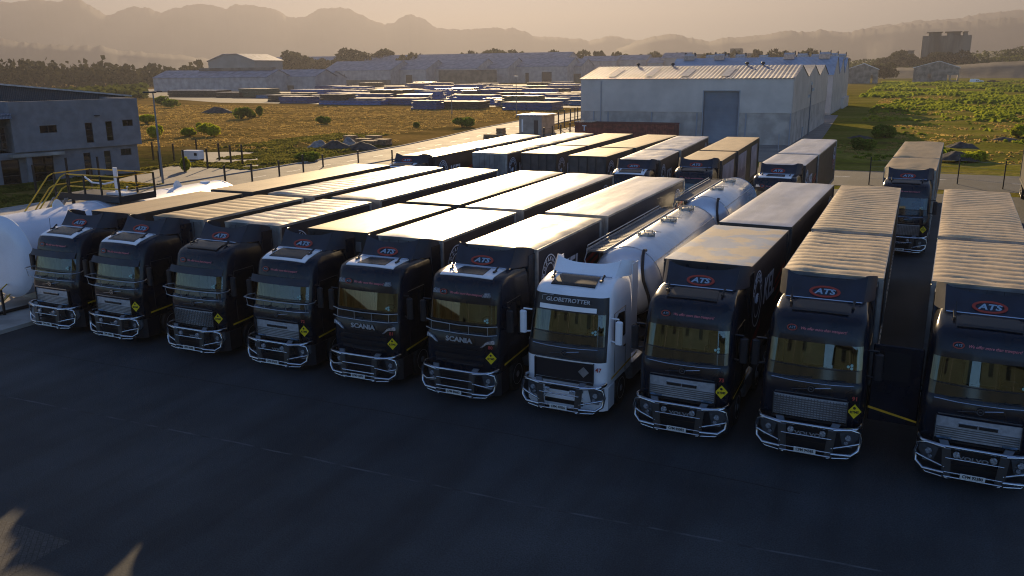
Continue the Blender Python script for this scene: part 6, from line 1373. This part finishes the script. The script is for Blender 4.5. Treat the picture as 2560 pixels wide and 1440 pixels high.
# individual bushes in the field
def bush(px, py, w_, h, m, label, seed):
    b = UZ(px, py, 0); w_ *= 1.3; h *= 1.3; rng = np.random.default_rng(seed); lobes = [(rng.uniform(-.3, .3) * w_, rng.uniform(-.3, .3) * w_, h * rng.uniform(.3, .62), w_ * rng.uniform(.18, .30), .9 * h / w_ + .1) for _ in range(9)]
    r = empty('bush', (b.x, b.y, gz(b.x, b.y)), 0, label=label, cat='bush', group='bushes in the dry field')
    P = crown_pts(rng, 1500, lobes); P = P[P[:, 2] > 0.05]; link('foliage', quads_mesh('foliage', cards(P, .26, rng, .4), LF[m]), r)
    mb = MB(); [mb.tube([(0, 0, -.2), (l[0] * .6, l[1] * .6, l[2] * .7), (l[0], l[1], l[2] * 1.1)], [.05, .03, .01], 5) for l in lobes[:6]]; link('stem', mb.mesh('stem', BARK), r)
for k, (px, py, w_, h, m, lb) in enumerate([
 (602, 298, 3.4, 2.2, 'bush', 'round green bush with a stem, left of its two neighbours in the dry field'), (625, 296, 1.7, 1.3, 'bush', 'small bush touching the right side of the round green bush'), (648, 292, 1.5, 2.0, 'bush', 'upright narrow bush right of the round green bush'),
 (814, 307, 2.2, 1.3, 'bush', 'lone flat bush casting a dark shadow in the middle of the dry field'), (1156, 318, 3.4, 1.5, 'bush', 'wide dark green bush near the road, in front of the blue stacks'), (1041, 318, .9, .8, 'bush', 'tiny dark bush left of the wide dark one'),
 (533, 340, 2.9, 1.7, 'bright', 'largest bright yellow green bush behind the office fence'), (509, 325, 1.4, 1.2, 'bright', 'small bush behind the largest bright one'), (475, 341, 1.7, 1.2, 'bright', 'medium bright bush left of the largest bright one'), (389, 346, 2.0, 1.7, 'bright', 'bright bush beside the tall street lamp'), (366, 311, 2.6, 1.8, 'bright', 'bright bush right behind the office corner'),
 (430, 269, 3.6, 2.2, 'bush', 'hazy bush in front of the board stacks at left'), (405, 262, 3.2, 2.4, 'bush', 'bush at the far left end of the stacks'), (356, 222, 6, 3.4, 'bush', 'bush at the left corner of the leftmost shed'), (466, 428, .8, 1.3, 'bright', 'thin sapling in front of the generator cabinet'), (773, 402, 2.0, .8, 'bush', 'round green bush at the kerb of the service road'),
 (2210, 346, 2.4, 1.4, 'bush', 'dark bush in the shaded grass near the warehouse'), (2160, 372, 2.0, 1.2, 'bush', 'small dark bush in the shaded grass, lower left'), (2545, 346, 1.6, 1.6, 'bright', 'bright bush at the far right of the grass'), (2425, 395, 2.4, 1.0, 'bright', 'bright flat bush near the right hand road')]): bush(px, py, w_, h, m, lb, 100 + k)
# grass
def tufts(name, label, box_, n, h, m, seed, keep, width=.35, blades=3, flat=False):
    rng = np.random.default_rng(seed); x = rng.uniform(box_[0], box_[1], n); y = rng.uniform(box_[2], box_[3], n); V = []
    for a, b in zip(x, y):
        if (not flat and flat_mask(a, b) < .35) or not keep(a, b): continue
        z = gz(a, b); hh = h * rng.uniform(.5, 1.5)
        for _ in range(blades):
            t = rng.uniform(0, math.pi); dx, dy = math.cos(t) * width * rng.uniform(.5, 1.3), math.sin(t) * width * rng.uniform(.5, 1.3); lx, ly = rng.uniform(-.3, .3, 2) * hh
            V += [(a - dx, b - dy, z - .05), (a + dx, b + dy, z - .05), (a + dx * .5 + lx, b + dy * .5 + ly, z + hh), (a - dx * .6 + lx, b - dy * .6 + ly, z + hh * rng.uniform(.6, 1))]
    me = quads_mesh(name, np.array(V), m); return link(name, me, label=label, cat='grass', kind='stuff')
tufts('dry_grass', 'dry golden grass across the left field', (-230, -64, 84, 215), 15000, .10, LF['dry'], 5, lambda a, b: mnoise.noise(Vector((a * .06, b * .1, 1))) > -.6 and a < -60.5 - max(0, b - 100) * .17)
tufts('dry_grass', 'sparse grass on the right field', (-12, 46, 92, 300), 7000, .12, LF['dry'], 6, lambda a, b: mnoise.noise(Vector((a * .08, b * .08, 4))) > 0)
tufts('verge_grass', 'green weeds on the roadside verge', (-82, -60, 78, 112), 4200, .2, LF['verge'], 8, lambda a, b: mnoise.noise(Vector((a * .12, b * .12, 9))) > -.1 and a < -60.5)
tufts('green_tufts', 'bright green tufts scattered over the far right field', (-14, 95, 255, 560), 9000, .75, LF['tuft'], 7, lambda a, b: mnoise.noise(Vector((a * .07, b * .03, 2))) > -.02, 1.1, 4)
tufts('green_tufts', 'green weeds in the grass near the right hand road', (-5, 40, 92, 240), 3500, .3, LF['tuft'], 17, lambda a, b: mnoise.noise(Vector((a * .15, b * .10, 12))) > .2, .5, 3)
tufts('verge_grass', 'green weeds around the office plot', (-72, -59.8, 30, 84), 9000, .15, LF['verge'], 18, lambda a, b: mnoise.noise(Vector((a * .2, b * .2, 19))) > -.25 and not (-73 < a and 55 < b < 67 and a > -71) , .3, 3, True)

tufts('green_tufts', 'green grass clumps in the middle of the right field', (-12, 60, 170, 262), 3600, .42, LF['tuft'], 27, lambda a, b: mnoise.noise(Vector((a * .09, b * .04, 22))) > .0, .8, 4)
